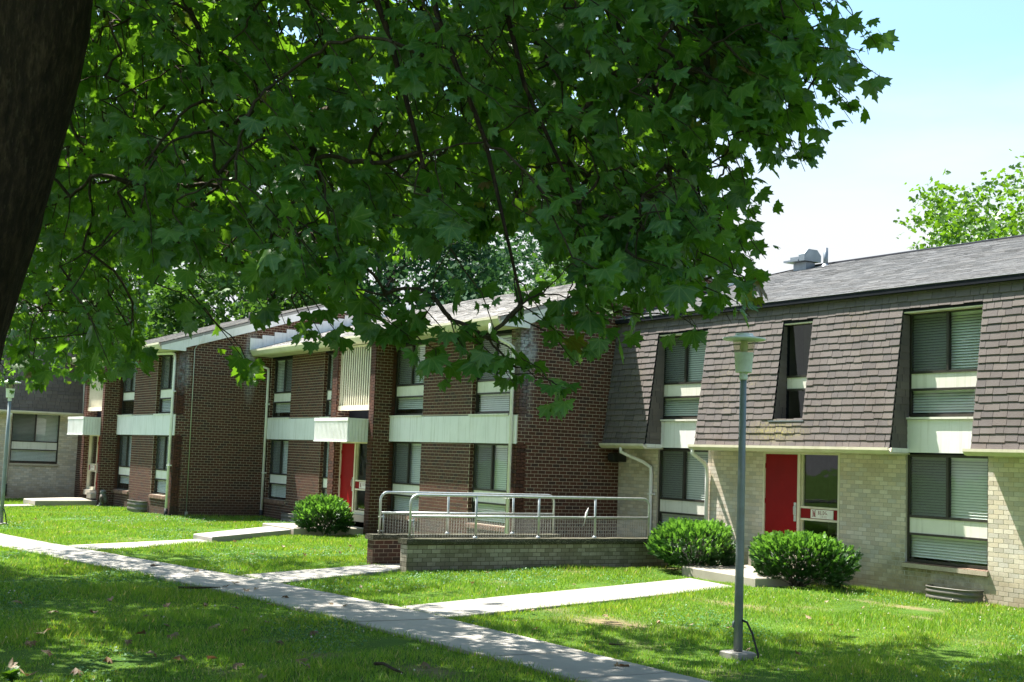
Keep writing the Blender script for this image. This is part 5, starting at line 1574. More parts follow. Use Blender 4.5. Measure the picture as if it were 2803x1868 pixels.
# hanging sprays that reach lower than the rest: (tip, depth, length, leaves)
SPRAYS = [((1325, 905), 7.4, 1.1, 9), ((1290, 900), 7.4, .55, 7), ((1270, 890), 7.3, .9, 9), ((1180, 880), 7.4, .9, 11), ((1100, 870), 7.4, .9, 12), ((1030, 880), 7.5, .8, 12), ((975, 860), 7.5, .7, 12), ((1150, 800), 7.4, .9, 14),
          ((1060, 800), 7.4, .9, 14), ((950, 780), 7.5, .8, 14), ((910, 760), 7.6, .8, 12), ((1340, 850), 7.6, .7, 8), ((1300, 780), 7.6, .5, 6), ((1255, 740), 7.7, .6, 8), ((1430, 820), 7.8, .7, 10), ((1405, 810), 7.9, .6, 9),
          ((585, 870), 9.5, 1.2, 10), ((570, 850), 9.5, .5, 8), ((230, 775), 8.5, .7, 5), ((255, 770), 8.6, .5, 4), ((465, 715), 8.8, .6, 5), ((655, 745), 9.0, .7, 8), ((740, 775), 8.8, .7, 9), ((790, 785), 8.6, .7, 8),
          ((700, 770), 9, .6, 8), ((340, 805), 17, .9, 12), ((1725, 730), 8.3, .6, 5), ((1960, 265), 8.6, .6, 6), ((1990, 160), 8.4, .6, 7), ((1945, 60), 8.4, .6, 6), ((1850, 395), 8.6, .6, 7), ((1760, 595), 8.2, .6, 7), ((1740, 470), 8.2, .5, 5),
          ((1910, 310), 8.6, .6, 6), ((860, 735), 8, .7, 9), ((620, 730), 9, .7, 8), ((500, 690), 10, .6, 6)]

def twig_leaves(tips, bases, per, size, spread=0.16, hang=0.75):
    """leaves strung along base->tip; returns arrays P, T, N, S"""
    n = len(tips)
    k = np.repeat(np.arange(n), per)
    u = RNG.uniform(0.12, 1.0, len(k)) ** 0.8
    ax = tips[k] - bases[k]
    P = bases[k] + ax * u[:, None]
    axn = unit(ax)
    rnd = unit(RNG.normal(size=(len(k), 3)))
    out = unit(rnd - axn * np.sum(rnd * axn, 1, keepdims=True))
    P = P + out * (RNG.uniform(0.02, 1.0, len(k)) * spread)[:, None]
    T = out * 0.9 + axn * 0.45 + np.array([0, 0, -1.0]) * RNG.uniform(0.1, hang * 1.6, len(k))[:, None]
    N = np.array([0, 0, 1.0]) + 0.75 * RNG.normal(size=(len(k), 3)) + out * 0.35
    S = size * RNG.choice([0.45, 0.7, 0.95, 1.15, 1.4], len(k), p=[.15, .22, .28, .22, .13])
    return P, T, N, S

def tubes_np(segs, n=4):
    """segs: list of (pts array m,3, r0, r1) -> V, quads"""
    V, Q, b = [], [], 0
    for pts, r0, r1 in segs:
        m = len(pts)
        d = np.gradient(pts, axis=0); d = unit(d)
        ref = np.array([0.31, 0.83, 0.45])
        a = unit(np.cross(d, ref)); c = np.cross(d, a)
        r = np.linspace(r0, r1, m)[:, None]
        ring = [pts + r * (a * math.cos(2 * math.pi * k / n) + c * math.sin(2 * math.pi * k / n)) for k in range(n)]
        V.append(np.stack(ring, 1).reshape(-1, 3))
        i = np.arange(m - 1)[:, None] * n; k = np.arange(n)[None]; k2 = (k + 1) % n
        Q.append(np.stack([i + k, i + k2, i + n + k2, i + n + k], -1).reshape(-1, 4) + b)
        b += m * n
    return np.concatenate(V), np.concatenate(Q)

def bez(p0, p1, p2, m=6):
    t = np.linspace(0, 1, m)[:, None]
    return (1 - t) ** 2 * p0 + 2 * t * (1 - t) * p1 + t * t * p2

def wobble(pts, amp):
    q = pts.copy()
    q[1:-1] += RNG.normal(size=q[1:-1].shape) * amp
    return q

def build_sycamore(label, base, trunk_pts, trunk_r, limbs, tips, lens, per, size, extra, group=None, single=300, leaf_kinds=('full', 'mid', 'low')):
    t = tag(empty('sycamore_tree', tuple(base)), label, 'tree', group)
    o3 = np.array(base, float)
    # trunk with flutes
    pts = np.array(trunk_pts, float)
    tt = np.linspace(0, len(pts) - 1, 40)
    P = np.stack([np.interp(tt, np.arange(len(pts)), pts[:, k]) for k in range(3)], 1)
    for _ in range(4): P[1:-1] = (P[:-2] + 2 * P[1:-1] + P[2:]) / 4
    R = np.interp(tt, np.arange(len(pts)), trunk_r)
    d = unit(np.gradient(P, axis=0)); a = unit(np.cross(d, [0.2, 1, 0.1])); c = np.cross(d, a)
    nn = 36; ang = np.arange(nn) * 2 * math.pi / nn
    rr = R[:, None] * (1 + 0.035 * np.sin(3 * ang + 1.1)[None] + 0.02 * np.sin(7 * ang[None] + P[:, 2:3] * 1.5) + 0.012 * RNG.normal(size=(len(P), nn)))
    Vt = P[:, None] + rr[..., None] * (np.cos(ang)[None, :, None] * a[:, None] + np.sin(ang)[None, :, None] * c[:, None])
    i = np.arange(len(P) - 1)[:, None] * nn; k = np.arange(nn)[None]; k2 = (k + 1) % nn
    Qt = np.stack([i + k, i + k2, i + nn + k2, i + nn + k], -1).reshape(-1, 4)
    trunk = link('trunk', fast_mesh('trunk', Vt.reshape(-1, 3) - o3, Qt.ravel(), 4, M['bark'], smooth=True), t)
    # limbs
    limb_pts = []
    for (p0, p1, p2, r0, r1) in limbs:
        q = wobble(bez(np.array(p0, float), np.array(p1, float), np.array(p2, float), 14), 0.05)
        limb_pts.append(q)
        Vl, Ql = tubes_np([(q, r0, r1)], 10)
        link('branch', fast_mesh('branch', Vl - o3, Ql.ravel(), 4, M['bark'], smooth=True), t)
    LP = np.concatenate(limb_pts)
    # twigs
    tips = np.asarray(tips, float)
    heart = np.array([pts[-1][0], pts[-1][1], 0])
    outw = tips - heart; outw[:, 2] = 0; outw = unit(outw)
    L = np.asarray(lens, float)[:, None]
    bases = tips - outw * L * RNG.uniform(0.25, 0.7, (len(tips), 1)) + np.array([0, 0, 1.0]) * L * RNG.uniform(0.3, 0.8, (len(tips), 1)) + RNG.normal(size=tips.shape) * 0.12 * L
    # every twig joins the nearest wood already grown, starting from the limbs, so that boughs fork naturally
    dl = np.array([np.min(np.sum((LP - b) ** 2, 1)) for b in bases])
    order = np.argsort(dl)
    pool = np.empty((len(LP) + len(bases), 3)); pool[:len(LP)] = LP; npool = len(LP)
    owner = np.full(len(pool), -1); parent = np.full(len(bases), -1); start = np.zeros((len(bases), 3))
    for k in order:
        b = bases[k]
        dv = pool[:npool] - b
        cost = np.sum(dv ** 2, 1) + 0.25 * np.maximum(-dv[:, 2], 0) ** 2
        j = int(np.argmin(cost)); start[k] = pool[j]; parent[k] = owner[j]
        pool[npool] = b; owner[npool] = k; npool += 1
    load = np.ones(len(bases))
    for k in order[::-1]:
        if parent[k] >= 0: load[parent[k]] += load[k]
    segs = []
    for k in range(len(tips)):
        b = bases[k]; q = start[k]
        r_ = 0.0042 * math.sqrt(load[k]) ** 0.9
        L_ = np.linalg.norm(q - b)
        if L_ > 1e-3:
            off = RNG.normal(size=3) * 0.10 * L_ + np.array([0, 0, .08 * L_])
            segs.append((wobble(bez(q, (q + b) / 2 + off, b, 6), 0.02 * L_), min(r_ * 1.15, .03), min(r_, .026)))
        segs.append((wobble(bez(b, (b + tips[k]) / 2 + np.array([0, 0, .06]), tips[k], 5), 0.012), 0.005, 0.0022))
    Vs, Qs = tubes_np(segs, 4)
    o = link('twigs', fast_mesh('twigs', Vs - o3, Qs.ravel(), 4, M['twig'], smooth=True), t); o['kind'] = 'stuff'
    # leaves
    P, T, N, S = twig_leaves(tips, bases, per, size)
    x, y, dd = project(P)
    vis = (dd > 0) & (x > 0) & (x < W_PX) & (y > 0) & (y < H_PX)
    big = np.where(vis, S / np.maximum(dd, 0.1), 0)
    order = np.argsort(-big)
    pick = order[:single]
    keep = np.ones(len(P), bool); keep[pick] = False
    if single:
        meshes = []
        for V, T3 in LEAVES['full']:
            meshes.append(fast_mesh('leaf', V, T3.ravel(), 3, M['leaf'], uv=V[:, :2]))
        tn = unit(T); nn2 = unit(N - tn * np.sum(N * tn, 1, keepdims=True)); sd = np.cross(tn, nn2)
        for q in pick:
            ob = link('leaf', meshes[int(RNG.integers(0, len(meshes)))], t)
            s = float(S[q]); A, B, C_ = sd[q] * s, tn[q] * s, nn2[q] * s; p = P[q] - o3
            ob.matrix_basis = Matrix(((A[0], B[0], C_[0], p[0]), (A[1], B[1], C_[1], p[1]), (A[2], B[2], C_[2], p[2]), (0, 0, 0, 1)))
    near = keep & (dd < 12) & vis; far = keep & ~near
    parts = []
    for msk, kind in ((near, leaf_kinds[0]), (far, leaf_kinds[1])):
        if msk.any(): parts.append(leaf_batch(P[msk], T[msk], N[msk], S[msk], kind))
    if extra is not None and len(extra):
        E = np.asarray(extra, float)
        kx = np.repeat(np.arange(len(E)), 14)
        Pe = E[kx] + RNG.normal(size=(len(kx), 3)) * np.array([.38, .38, .26])
        Te = RNG.normal(size=(len(kx), 3)) + np.array([0, 0, -.8]); Ne = np.array([0, 0, 1.0]) + .6 * RNG.normal(size=(len(kx), 3))
        parts.append(leaf_batch(Pe, Te, Ne, np.full(len(kx), 0.14) * RNG.uniform(.8, 1.25, len(kx)), leaf_kinds[2]))
    b = 0; VV, TT, UU = [], [], []
    for V_, T_, U_ in parts:
        VV.append(V_); TT.append(T_ + b); UU.append(U_); b += len(V_)
    o = link('foliage', fast_mesh('foliage', np.concatenate(VV) - o3, np.concatenate(TT).ravel(), 3, M['leaf'], uv=np.concatenate(UU)), t); o['kind'] = 'stuff'
    return t

def sample_crown(n, accept, xr=(-60, 2000), yr=(-60, 900)):
    out = []
    cr = np.array(CROWN, float)
    while len(out) < n:
        px = RNG.uniform(xr[0], xr[1], 4000); py = RNG.uniform(yr[0], yr[1], 4000)
        ok = in_poly(px, py, CROWN) & accept(px, py)
        out += list(zip(px[ok], py[ok]))
    return np.array(out[:n])

def clump_noise(P, f, seed):
    r = np.random.default_rng(seed)
    s = np.zeros(len(P))
    for _ in range(7):
        k = r.normal(size=3) * f; ph = r.uniform(0, 6.28)
        s += np.sin(P @ k + ph)
    return s / 2.6

def at_many(px, py, d):
    x, y = px * W_PX / 2353.0, py * W_PX / 2353.0
    return CAMP + d[:, None] * (CF[None] + CR[None] * ((x - W_PX / 2) / F_PX)[:, None] - CU[None] * ((y - H_PX / 2) / F_PX)[:, None])

# ---- near sycamore
s1 = sample_crown(2900, lambda x, y: RNG.uniform(size=len(x)) < np.where(x > 650, 1.0, np.where(y < 620, 1.0, 0.2)))
d1 = np.where(s1[:, 0] > 1650, RNG.uniform(7.4, 10.5, len(s1)), np.where(s1[:, 1] > np.where(s1[:, 0] < 1000, 600, 500), RNG.uniform(6.8, 11.5, len(s1)), 7.0 + 13.5 * RNG.uniform(0, 1, len(s1)) ** 0.75))
tips1 = at_many(s1[:, 0], s1[:, 1], d1)
_in = np.ones(len(s1), bool)
for _dx, _dy in ((55, 0), (35, 45), (0, 40)): _in &= in_poly(s1[:, 0] + _dx, s1[:, 1] + _dy, CROWN) | (s1[:, 0] < 1450)
tips1 = tips1[_in & (clump_noise(tips1, 1.7, 3) > -0.6) & ~((s1[:, 0] < 330) & (s1[:, 1] < 800) & (d1 < 10.2))]
len1 = RNG.uniform(0.4, 0.95, len(tips1)); per1 = RNG.integers(8, 15, len(tips1))
spr = np.array([at(*s[0], s[1]) for s in SPRAYS]); sl_ = np.array([s[2] for s in SPRAYS]); sp_ = np.array([max(4, int(s[3] * 0.75)) for s in SPRAYS])
m1 = sl_ > 0
far_spray = np.array([s[1] for s in SPRAYS]) > 14
edge_pts = []
_c = np.array(CROWN[1:24], float)
for a_, b_ in zip(_c[:-1], _c[1:]):
    for k in range(max(1, int(np.linalg.norm(b_ - a_) / 26))):
        u_ = RNG.uniform(); q_ = a_ + (b_ - a_) * u_; nn_ = np.array([(b_ - a_)[1], -(b_ - a_)[0]]); nn_ = nn_ / np.linalg.norm(nn_)
        q_ = q_ + nn_ * RNG.uniform(-25, 48) + np.array([0, 8.0])
        edge_pts.append(at(q_[0], q_[1], RNG.uniform(7.6, 10.0)))
edge_pts = np.array(edge_pts)
tips1 = np.concatenate([tips1, edge_pts]); len1 = np.r_[len1, RNG.uniform(.35, .8, len(edge_pts))]; per1 = np.r_[per1, RNG.integers(3, 8, len(edge_pts))]
tips1 = np.concatenate([tips1, spr[~far_spray]]); len1 = np.r_[len1, sl_[~far_spray] * .8]; per1 = np.r_[per1, sp_[~far_spray]]

def outside_frame(P, mx=330):
    x, y, d = project(P)
    return ~((d > 0.1) & (x > -mx) & (x < W_PX + mx) & (y > -mx) & (y < H_PX + mx))
def ellipsoid_fill(n, c, r, zmin, cond=None):
    out = []
    while len(out) < n:
        q = RNG.uniform(-1, 1, (6000, 3)); rr = np.linalg.norm(q, axis=1)
        q = q[(rr < 1) & (rr > 0.35)]
        P = np.array(c) + q * np.array(r)
        ok = outside_frame(P) & (P[:, 2] > zmin) & (np.linalg.norm(P - CAMP, axis=1) > 4.5)
        ok &= clump_noise(P, 1.0, 5) > -0.05
        if cond is not None: ok &= cond(P)
        out += list(P[ok])
    return np.array(out[:n])
ex1 = ellipsoid_fill(2800, (-13.0, 4.0, 9.6), (11.0, 9.0, 4.8), 4.8)
TB = np.array([-9.55, 0.95, 0.0])
trunk_line = [(-9.55, 0.95, -0.1), (-9.45, 1.02, 0.5), (-9.33, 1.12, 1.6), (-9.10, 1.32, 3.0), (-8.92, 1.50, 3.9), (-8.78, 1.62, 4.8), (-8.72, 1.68, 5.6), (-8.7, 1.75, 6.6)]
trunk_rad = [0.85, 0.62, 0.52, 0.475, 0.46, 0.47, 0.45, 0.36]
top1 = np.array(trunk_line[-1])
def limb(px, py, d, lift, r0=0.10, r1=0.008, frm=top1):
    r0 *= 0.75; r1 = min(r1, 0.008)
    e = at(px, py, d)
    mid_ = (np.array(frm) * 0.5 + e * 0.5); mid_[2] = max(frm[2], e[2]) + lift
    return (frm, mid_, e, r0, r1)
limbs1 = [limb(1830, 120, 8.8, 1.3), limb(1600, 420, 8.2, 1.8), limb(1330, 470, 7.6, 1.8), limb(1010, 560, 7.9, 1.6), limb(640, 420, 9.5, 1.2), limb(1180, 60, 10.5, 1.0), limb(760, 160, 10, 0.8),
          limb(1450, 150, 14, 1.5, .12), limb(1100, 250, 15, 1.5, .12), limb(480, 300, 9.2, .4, .11), limb(1200, 700, 7.4, 2.6, .09, .02), limb(880, 330, 12, 1.2, .1),
          (top1, top1 + np.array([0.5, -1, 2]), (-6, -2.5, 10), .22, .06), (top1, top1 + np.array([-.5, .4, 2.5]), (-9.5, 3.5, 13.2), .26, .06), (top1, top1 + np.array([-1.5, -.5, 2]), (-14, 2.0, 11), .2, .05), (top1, top1 + np.array([.5, 2.5, 2.5]), (-9.5, 8.5, 10.5), .2, .05)]
build_sycamore('old sycamore with a broad dark trunk and low leafy boughs over the walk', TB, trunk_line, trunk_rad, limbs1, tips1, len1, per1, 0.094, ex1)

# ---- second sycamore further down the walk
s2 = sample_crown(1700, lambda x, y: (x < 720) & (RNG.uniform(size=len(x)) < np.where(x < 420, 1.0, np.clip((720 - x) / 300, .15, 1))), xr=(-60, 720))
d2 = np.where(s2[:, 1] > 560, RNG.uniform(16.5, 28, len(s2)), RNG.uniform(16.5, 31, len(s2)))
tips2 = at_many(s2[:, 0], s2[:, 1], d2)
tips2 = tips2[clump_noise(tips2, 1.1, 9) > -0.8]
len2 = RNG.uniform(0.6, 1.2, len(tips2)); per2 = RNG.integers(9, 15, len(tips2))
tips2 = np.concatenate([tips2, spr[far_spray]]); len2 = np.r_[len2, sl_[far_spray]]; per2 = np.r_[per2, sp_[far_spray]]
ex2 = ellipsoid_fill(1400, (-25.0, 4.2, 9.5), (7.0, 4.5, 4.5), 5.5)
T2 = np.array([-23.5, 1.6, 0.0])
line2 = [(-23.5, 1.6, -0.1), (-23.4, 1.65, .6), (-23.2, 1.8, 2.5), (-23.0, 2.0, 4.5), (-22.9, 2.2, 6.3)]
top2 = np.array(line2[-1])
limbs2 = [limb(120, 700, 19, 1.5, .14, .04, top2), limb(300, 760, 18, 2.2, .12, .03, top2), limb(420, 420, 24, 1.5, .14, .04, top2), limb(250, 250, 22, 1.5, .14, .04, top2), limb(600, 560, 25, 2., .13, .03, top2),
          (top2, top2 + np.array([-1, 1, 2]), (-26, 5, 12), .2, .05), (top2, top2 + np.array([1, 1, 2]), (-20, 4, 12), .2, .05)]
build_sycamore('second sycamore beyond the trunk with small hanging leaf sprays over the far walk', T2, line2, [.6, .48, .4, .36, .28], limbs2, tips2, len2, per2, 0.085, ex2, single=0, leaf_kinds=('mid', 'mid', 'low'))

# ---- background trees
BG_CACHE = {}
def bg_crown(seed, leaf, nclump, per, shape, droop=0.0):
    r = np.random.default_rng(seed)
    P, T, N, S = [], [], [], []
    q = unit(r.normal(size=(nclump, 3))) * (r.uniform(0.35, 1.0, nclump) ** 0.5)[:, None]
    q[:, 2] = np.where(q[:, 2] < -0.55, -0.55, q[:, 2])
    wob = 1 + 0.22 * clump_noise(q, 3.0, seed + 1)
    C = q * np.array(shape) * wob[:, None]
    k = np.repeat(np.arange(nclump), per)
    Pp = C[k] + r.normal(size=(len(k), 3)) * np.array(shape) * 0.055
    Tt = r.normal(size=(len(k), 3)) + np.array([0, 0, -0.5]); Nn = r.normal(size=(len(k), 3)) * .7 + np.array([0, 0, 1.0])
    Ss = leaf * r.uniform(.7, 1.3, len(k))
    return Pp, Tt, Nn, Ss, C
def bg_tree(name, label, x, y, h, rad, leafmat, seed, leaf=0.13, nclump=420, per=16, group='trees behind the houses', trunk_h=0.45, bark=None):
    t = tag(empty(name, (x, y, 0)), label, 'tree', group)
    cz = h * 0.62
    shape = (rad, rad, h * 0.38)
    Pp, Tt, Nn, Ss, C = bg_crown(seed, leaf, nclump, per, shape)
    Pp = Pp + np.array([0, 0, cz])
    V_, T_, U_ = leaf_batch(Pp, Tt, Nn, Ss, 'low')
    o = link('crown', fast_mesh('crown', V_, T_.ravel(), 3, leafmat), t); o['kind'] = 'stuff'
    bark = bark or M['bark2']
    Vt, Qt = tubes_np([(np.array([(0, 0, -.1), (0.05, 0, h * .15), (0.1, .05, h * .3), (0.0, 0.1, h * .55), (0.0, 0.1, h * .85)]), 0.03 * h * .9, 0.05)], 10)
    link('trunk', fast_mesh('trunk', Vt, Qt.ravel(), 4, bark, smooth=True), t)
    r = np.random.default_rng(seed)
    segs = []
    for p in C[r.choice(len(C), 40, replace=False)]:
        p = p + np.array([0, 0, cz]); z0 = min(h * .7, max(h * .22, p[2] - r.uniform(.1, .3) * h))
        q = np.array([0.03, 0.05, z0]); m_ = (p + q) / 2 + np.array([0, 0, .05 * h])
        segs.append((bez(q, m_, p, 6), 0.006 * h * r.uniform(.6, 1), 0.015))
    Vt, Qt = tubes_np(segs, 6)
    o = link('limbs', fast_mesh('limbs', Vt, Qt.ravel(), 4, bark, smooth=True), t); o['kind'] = 'stuff'
    return t
bg_tree('deciduous_tree', 'sunlit yellow-green tree rising behind the ridge of the beige house', -27.9, 46.0, 15.2, 7.0, M['leaf_lit'], 21, 0.14, 1500, 32)
bg_tree('deciduous_tree', 'broad dark green tree behind the roof of the owl-side house', -66.0, 33.0, 19.0, 8.5, M['leaf_dark'], 22, 0.22, 1000, 18)
bg_tree('deciduous_tree', 'bushy mid-green tree in front of the dark tree behind the far roof', -62.0, 24.0, 13.5, 6.0, M['leaf_bg'], 23, 0.19, 800, 18)
bg_tree('deciduous_tree', 'tall green tree behind the house that closes the court', -74.0, 15.0, 17.0, 8.0, M['leaf_bg'], 24, 0.22, 800, 18)
bg_tree('deciduous_tree', 'rounded green tree behind the chimneyless roof with the louvred bay', -56.0, 42.0, 14.0, 7.0, M['leaf_bg'], 25, 0.2, 900, 18)
bg_tree('deciduous_tree', 'dark green tree between the two roofs of the brick houses', -70.0, 50.0, 18.0, 8.0, M['leaf_dark'], 26, 0.2, 800, 18)
bg_tree('deciduous_tree', 'pale green tree at the open end of the court past the lamp post', -78.0, 2.0, 15.0, 7.5, M['leaf_lit'], 27, 0.22, 420, 14)

# ---- yew bushes
def yew(x, y, w, dpt, h, label, seed, n=1500, tip=0.45):
    r = np.random.default_rng(seed)
    t = tag(empty('yew_bush', (x, y, 0)), label, 'bush', 'clipped yew bushes')
    q = unit(r.normal(size=(n, 3)))
    q[:, 2] = np.where(q[:, 2] < -0.6, -q[:, 2], q[:, 2])
    rad = r.uniform(0.45, 1.0, n) ** 0.45
    lump = 1 + 0.13 * clump_noise(q, 3.2, seed) + 0.05 * clump_noise(q, 8.0, seed + 2)
    base_r = 0.93 + 0.1 * np.clip(q[:, 2] * 2, -1, 1)
    C = q * (rad * lump)[:, None] * np.array([w / 2, dpt / 2, h * 0.56]) * np.stack([base_r, base_r, np.ones(n)], 1) + np.array([0, 0, h * 0.44])
    C[:, 2] = np.maximum(C[:, 2], 0.06)
    out = unit(q * np.array([1, 1, 0.7]) + np.array([0, 0, 0.55]) + 0.35 * r.normal(size=(n, 3)))
    def sprays(sel, length, mat, name, wid):
        c, o_ = C[sel], out[sel]; m_ = len(c)
        ref = unit(np.cross(o_, r.normal(size=(m_, 3)))); nrm = np.cross(o_, ref)
        V, T = [], []
        nn = 7
        for k in range(nn):
            f = k / (nn - 1)
            for s in (-1, 1):
                p = c + o_ * (length * (f - .25))[:, None]
                L = (length * .42 * (1 - .35 * f))[:, None]
                d = unit(ref * s + o_ * .7 + nrm * .25 * r.normal(size=(m_, 1)))
                sd = np.cross(d, nrm) * wid
                V.append(np.stack([p - sd, p + sd, p + d * L], 1))
        V = np.concatenate(V).reshape(-1, 3)
        ob = link(name, fast_mesh(name, V, np.arange(len(V)), 3, mat), t); ob['kind'] = 'stuff'
    shell = (rad > 0.80) & (q[:, 2] > -0.3)
    young = shell & (r.uniform(size=n) < tip * np.clip(0.35 + 1.9 * q[:, 2], .04, 2.0))  # new tips thicken upward, putting the bright top and shaded foot into colour
    sprays(~young, r.uniform(.07, .12, (~young).sum()), M['yew'], 'foliage', 0.011)
    sprays(young, r.uniform(.06, .11, young.sum()), M['yew_lit_tip'], 'lit_new_tips', 0.011)
    segs = []
    for p in C[r.choice(n, 60, replace=False)]:
        b = np.array([r.normal() * .06, r.normal() * .06, -.05]); segs.append((bez(b, np.array([p[0] * .35, p[1] * .35, p[2] * .5]), p, 5), .014, .004))
    Vt, Qt = tubes_np(segs, 5)
    ob = link('stems', fast_mesh('stems', Vt, Qt.ravel(), 4, M['bark2'], smooth=True), t); ob['kind'] = 'stuff'
    return t
yew(-17.78, 17.95, 2.15, 1.7, 1.02, 'rounded yew bush in front of the sign beside the red door of the beige house', 41, 4600)
yew(-20.75, 18.0, 2.1, 1.9, 0.98, 'yew bush with bright new tips at the end of the front railing', 42, 4400)
yew(-31.85, 14.65, 1.75, 1.5, 0.95, 'small clipped yew bush before the brick pier, narrower at its foot', 43, 3800, 0.4)
# bare soil under the bushes
SOIL += [(-17.78, 17.6, 1.4, 1.1, 1.0), (-20.75, 17.7, 1.3, 1.1, 1.0), (-31.85, 14.5, .9, .8, 1.0)]
# young weed shoot in the shade close to the viewer
wb = at(22, 1546, 11.8)
t = tag(empty('weed_shoot', (wb[0], wb[1], 0)), 'dark broad-leaved weed shoot in the shade at the foot of the old sycamore', 'plant')
segs = [(bez(np.array([0, 0, -.05]), np.array([.05, .05, wb[2] * .5]), np.array([0.0, 0, wb[2]])), .012, .005)]
Vt, Qt = tubes_np(segs, 5)
link('stem', fast_mesh('stem', Vt, Qt.ravel(), 4, M['twig'], smooth=True), t)
LM = [fast_mesh('leaf', V, T3.ravel(), 3, M['leaf'], uv=V[:, :2]) for V, T3 in LEAVES['full'][:3]]
for k in range(9):
    f = 0.35 + 0.65 * k / 8
    o = link('leaf', LM[k % 3], t, (0.03 * f, 0.0, wb[2] * f), (RNG.uniform(.3, .9), RNG.uniform(-.4, .4), k * 2.4)); o.scale = (.1, .1, .1)

# ---- grass blades
def blocked(x, y):
    b = np.zeros(len(x), bool)
    for p in PATH_POLYS: b |= in_poly(x, y, p)
    b |= (y > 19.24) & (x > -25.1)
    b |= (y > 16.28) & (x < -25.05)
    b |= (y > 13.20) & (x < -40.2)
    b |= x < -51.95
    b |= (x > -22.28) & (x < -21.95) & (y > 11.82) & (y < 18.35)
    for (wx0, wx1, wy) in ((-15.7, -14.6, 18.9), (-43.9, -42.6, 12.87)): b |= (x > wx0) & (x < wx1) & (y > wy)
    b |= np.hypot(x + 11.45, y - 10.62) < 0.19
    return b
def grass(n_try):
    x = RNG.uniform(-53, -4, n_try); y = RNG.uniform(-2, 19.3, n_try)
    P = np.stack([x, y, 0 * x], 1)
    px, py, d = project(P)
    ok = (d > 3) & (px > -420) & (px < W_PX + 420) & (py > 900) & (py < H_PX + 260)
    dist = np.hypot(x, y)
    ok &= RNG.uniform(size=n_try) < np.clip((16.5 / np.maximum(dist, 1)) ** 0.9, 0, 1)
    inframe = (px > -40) & (px < W_PX + 40) & (py < H_PX + 40)
    ok &= inframe | (RNG.uniform(size=n_try) < 0.35)
    x, y, dist = x[ok], y[ok], dist[ok]
    s = soil_at(x, y)
    ok = (RNG.uniform(size=len(x)) > s * 1.15) & ~blocked(x, y)
    return x[ok], y[ok], dist[ok]
gx, gy, gd = grass(1500000)
gz = bumps(gx, gy) - 0.012
n = len(gx)
tuft = clump_noise(np.stack([gx, gy, 0 * gx], 1), 2.2, 77)
h = RNG.uniform(0.022, 0.06, n) * (1 + 0.45 * tuft) * (1 + 0.008 * gd)
w = RNG.uniform(0.0028, 0.0055, n) * (0.7 + gd / 22)
an = RNG.uniform(0, 2 * math.pi, n)
lean = RNG.uniform(0.1, 0.9, n) * h; la = RNG.uniform(0, 2 * math.pi, n)
B = np.stack([gx, gy, gz], 1)
sd = np.stack([np.cos(an) * w, np.sin(an) * w, 0 * w], 1)
tipv = np.stack([np.cos(la) * lean, np.sin(la) * lean, h], 1)
V = np.stack([B - sd, B + sd, B + tipv], 1).reshape(-1, 3)
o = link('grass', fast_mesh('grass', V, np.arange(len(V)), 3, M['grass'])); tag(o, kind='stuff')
tag(o, 'short green lawn grass between the walks and the houses', 'grass')
# clover among the grass: low leaves in drifts, and a few pale flower heads
def scatter(n_try, thr, f, seed):
    x = RNG.uniform(-50, -5, n_try); y = RNG.uniform(1, 19.2, n_try)
    px, py, d = project(np.stack([x, y, 0 * x], 1))
    ok = (d > 3) & (px > -300) & (px < W_PX + 300) & (py > 900) & (py < H_PX + 150) & ~blocked(x, y)
    ok &= clump_noise(np.stack([x, y, 0 * x], 1), f, seed) > thr
    return x[ok], y[ok]
cx_, cy_ = scatter(150000, 0.35, 1.6, 91)
m_ = len(cx_); rr_ = RNG.uniform(.010, .020, m_); z_ = bumps(cx_, cy_) + RNG.uniform(.02, .05, m_)
a0_ = RNG.uniform(0, 6.28, m_); tl_ = RNG.normal(size=(m_, 2)) * .35
Vq = []
for k in range(4):
    dx_, dy_ = np.cos(a0_ + k * math.pi / 2) * rr_, np.sin(a0_ + k * math.pi / 2) * rr_
    Vq.append(np.stack([cx_ + dx_, cy_ + dy_, z_ + dx_ * tl_[:, 0] + dy_ * tl_[:, 1]], 1))
M['clover'] = leaf_mat('clover_leaf', [(0.045, 0.13, 0.03), (0.065, 0.17, 0.04), (0.05, 0.14, 0.05)], trans=(0.12, 0.3, 0.03), tw=0.25, veins=False, rough=0.55, spec=0.25)
o = link('clover', fast_mesh('clover', np.stack(Vq, 1).reshape(-1, 3), np.arange(m_ * 4), 4, M['clover'])); tag(o, 'low clover leaves drifting through the lawn grass', 'clover', kind='stuff')
cx_, cy_ = scatter(1500, 0.1, 1.1, 92)
m_ = len(cx_); mbf = MB()
for x_, y_ in zip(cx_, cy_):
    r_ = random.uniform(.008, .016); z_ = random.uniform(.04, .075)
    mbf.add([(x_ - r_, y_, z_), (x_, y_ - r_, z_), (x_ + r_, y_, z_), (x_, y_ + r_, z_), (x_, y_, z_ + r_), (x_, y_, z_ - r_)], [(0, 1, 4), (1, 2, 4), (2, 3, 4), (3, 0, 4), (1, 0, 5), (2, 1, 5), (3, 2, 5), (0, 3, 5)])
M['flower'] = worn('clover_flower', (0.55, 0.52, 0.44), rough=0.8)
o = mbf.build('clover_flowers', M['flower']); tag(o, 'pale clover flower heads and bits of litter speckling the lawn', 'flowers', kind='stuff')
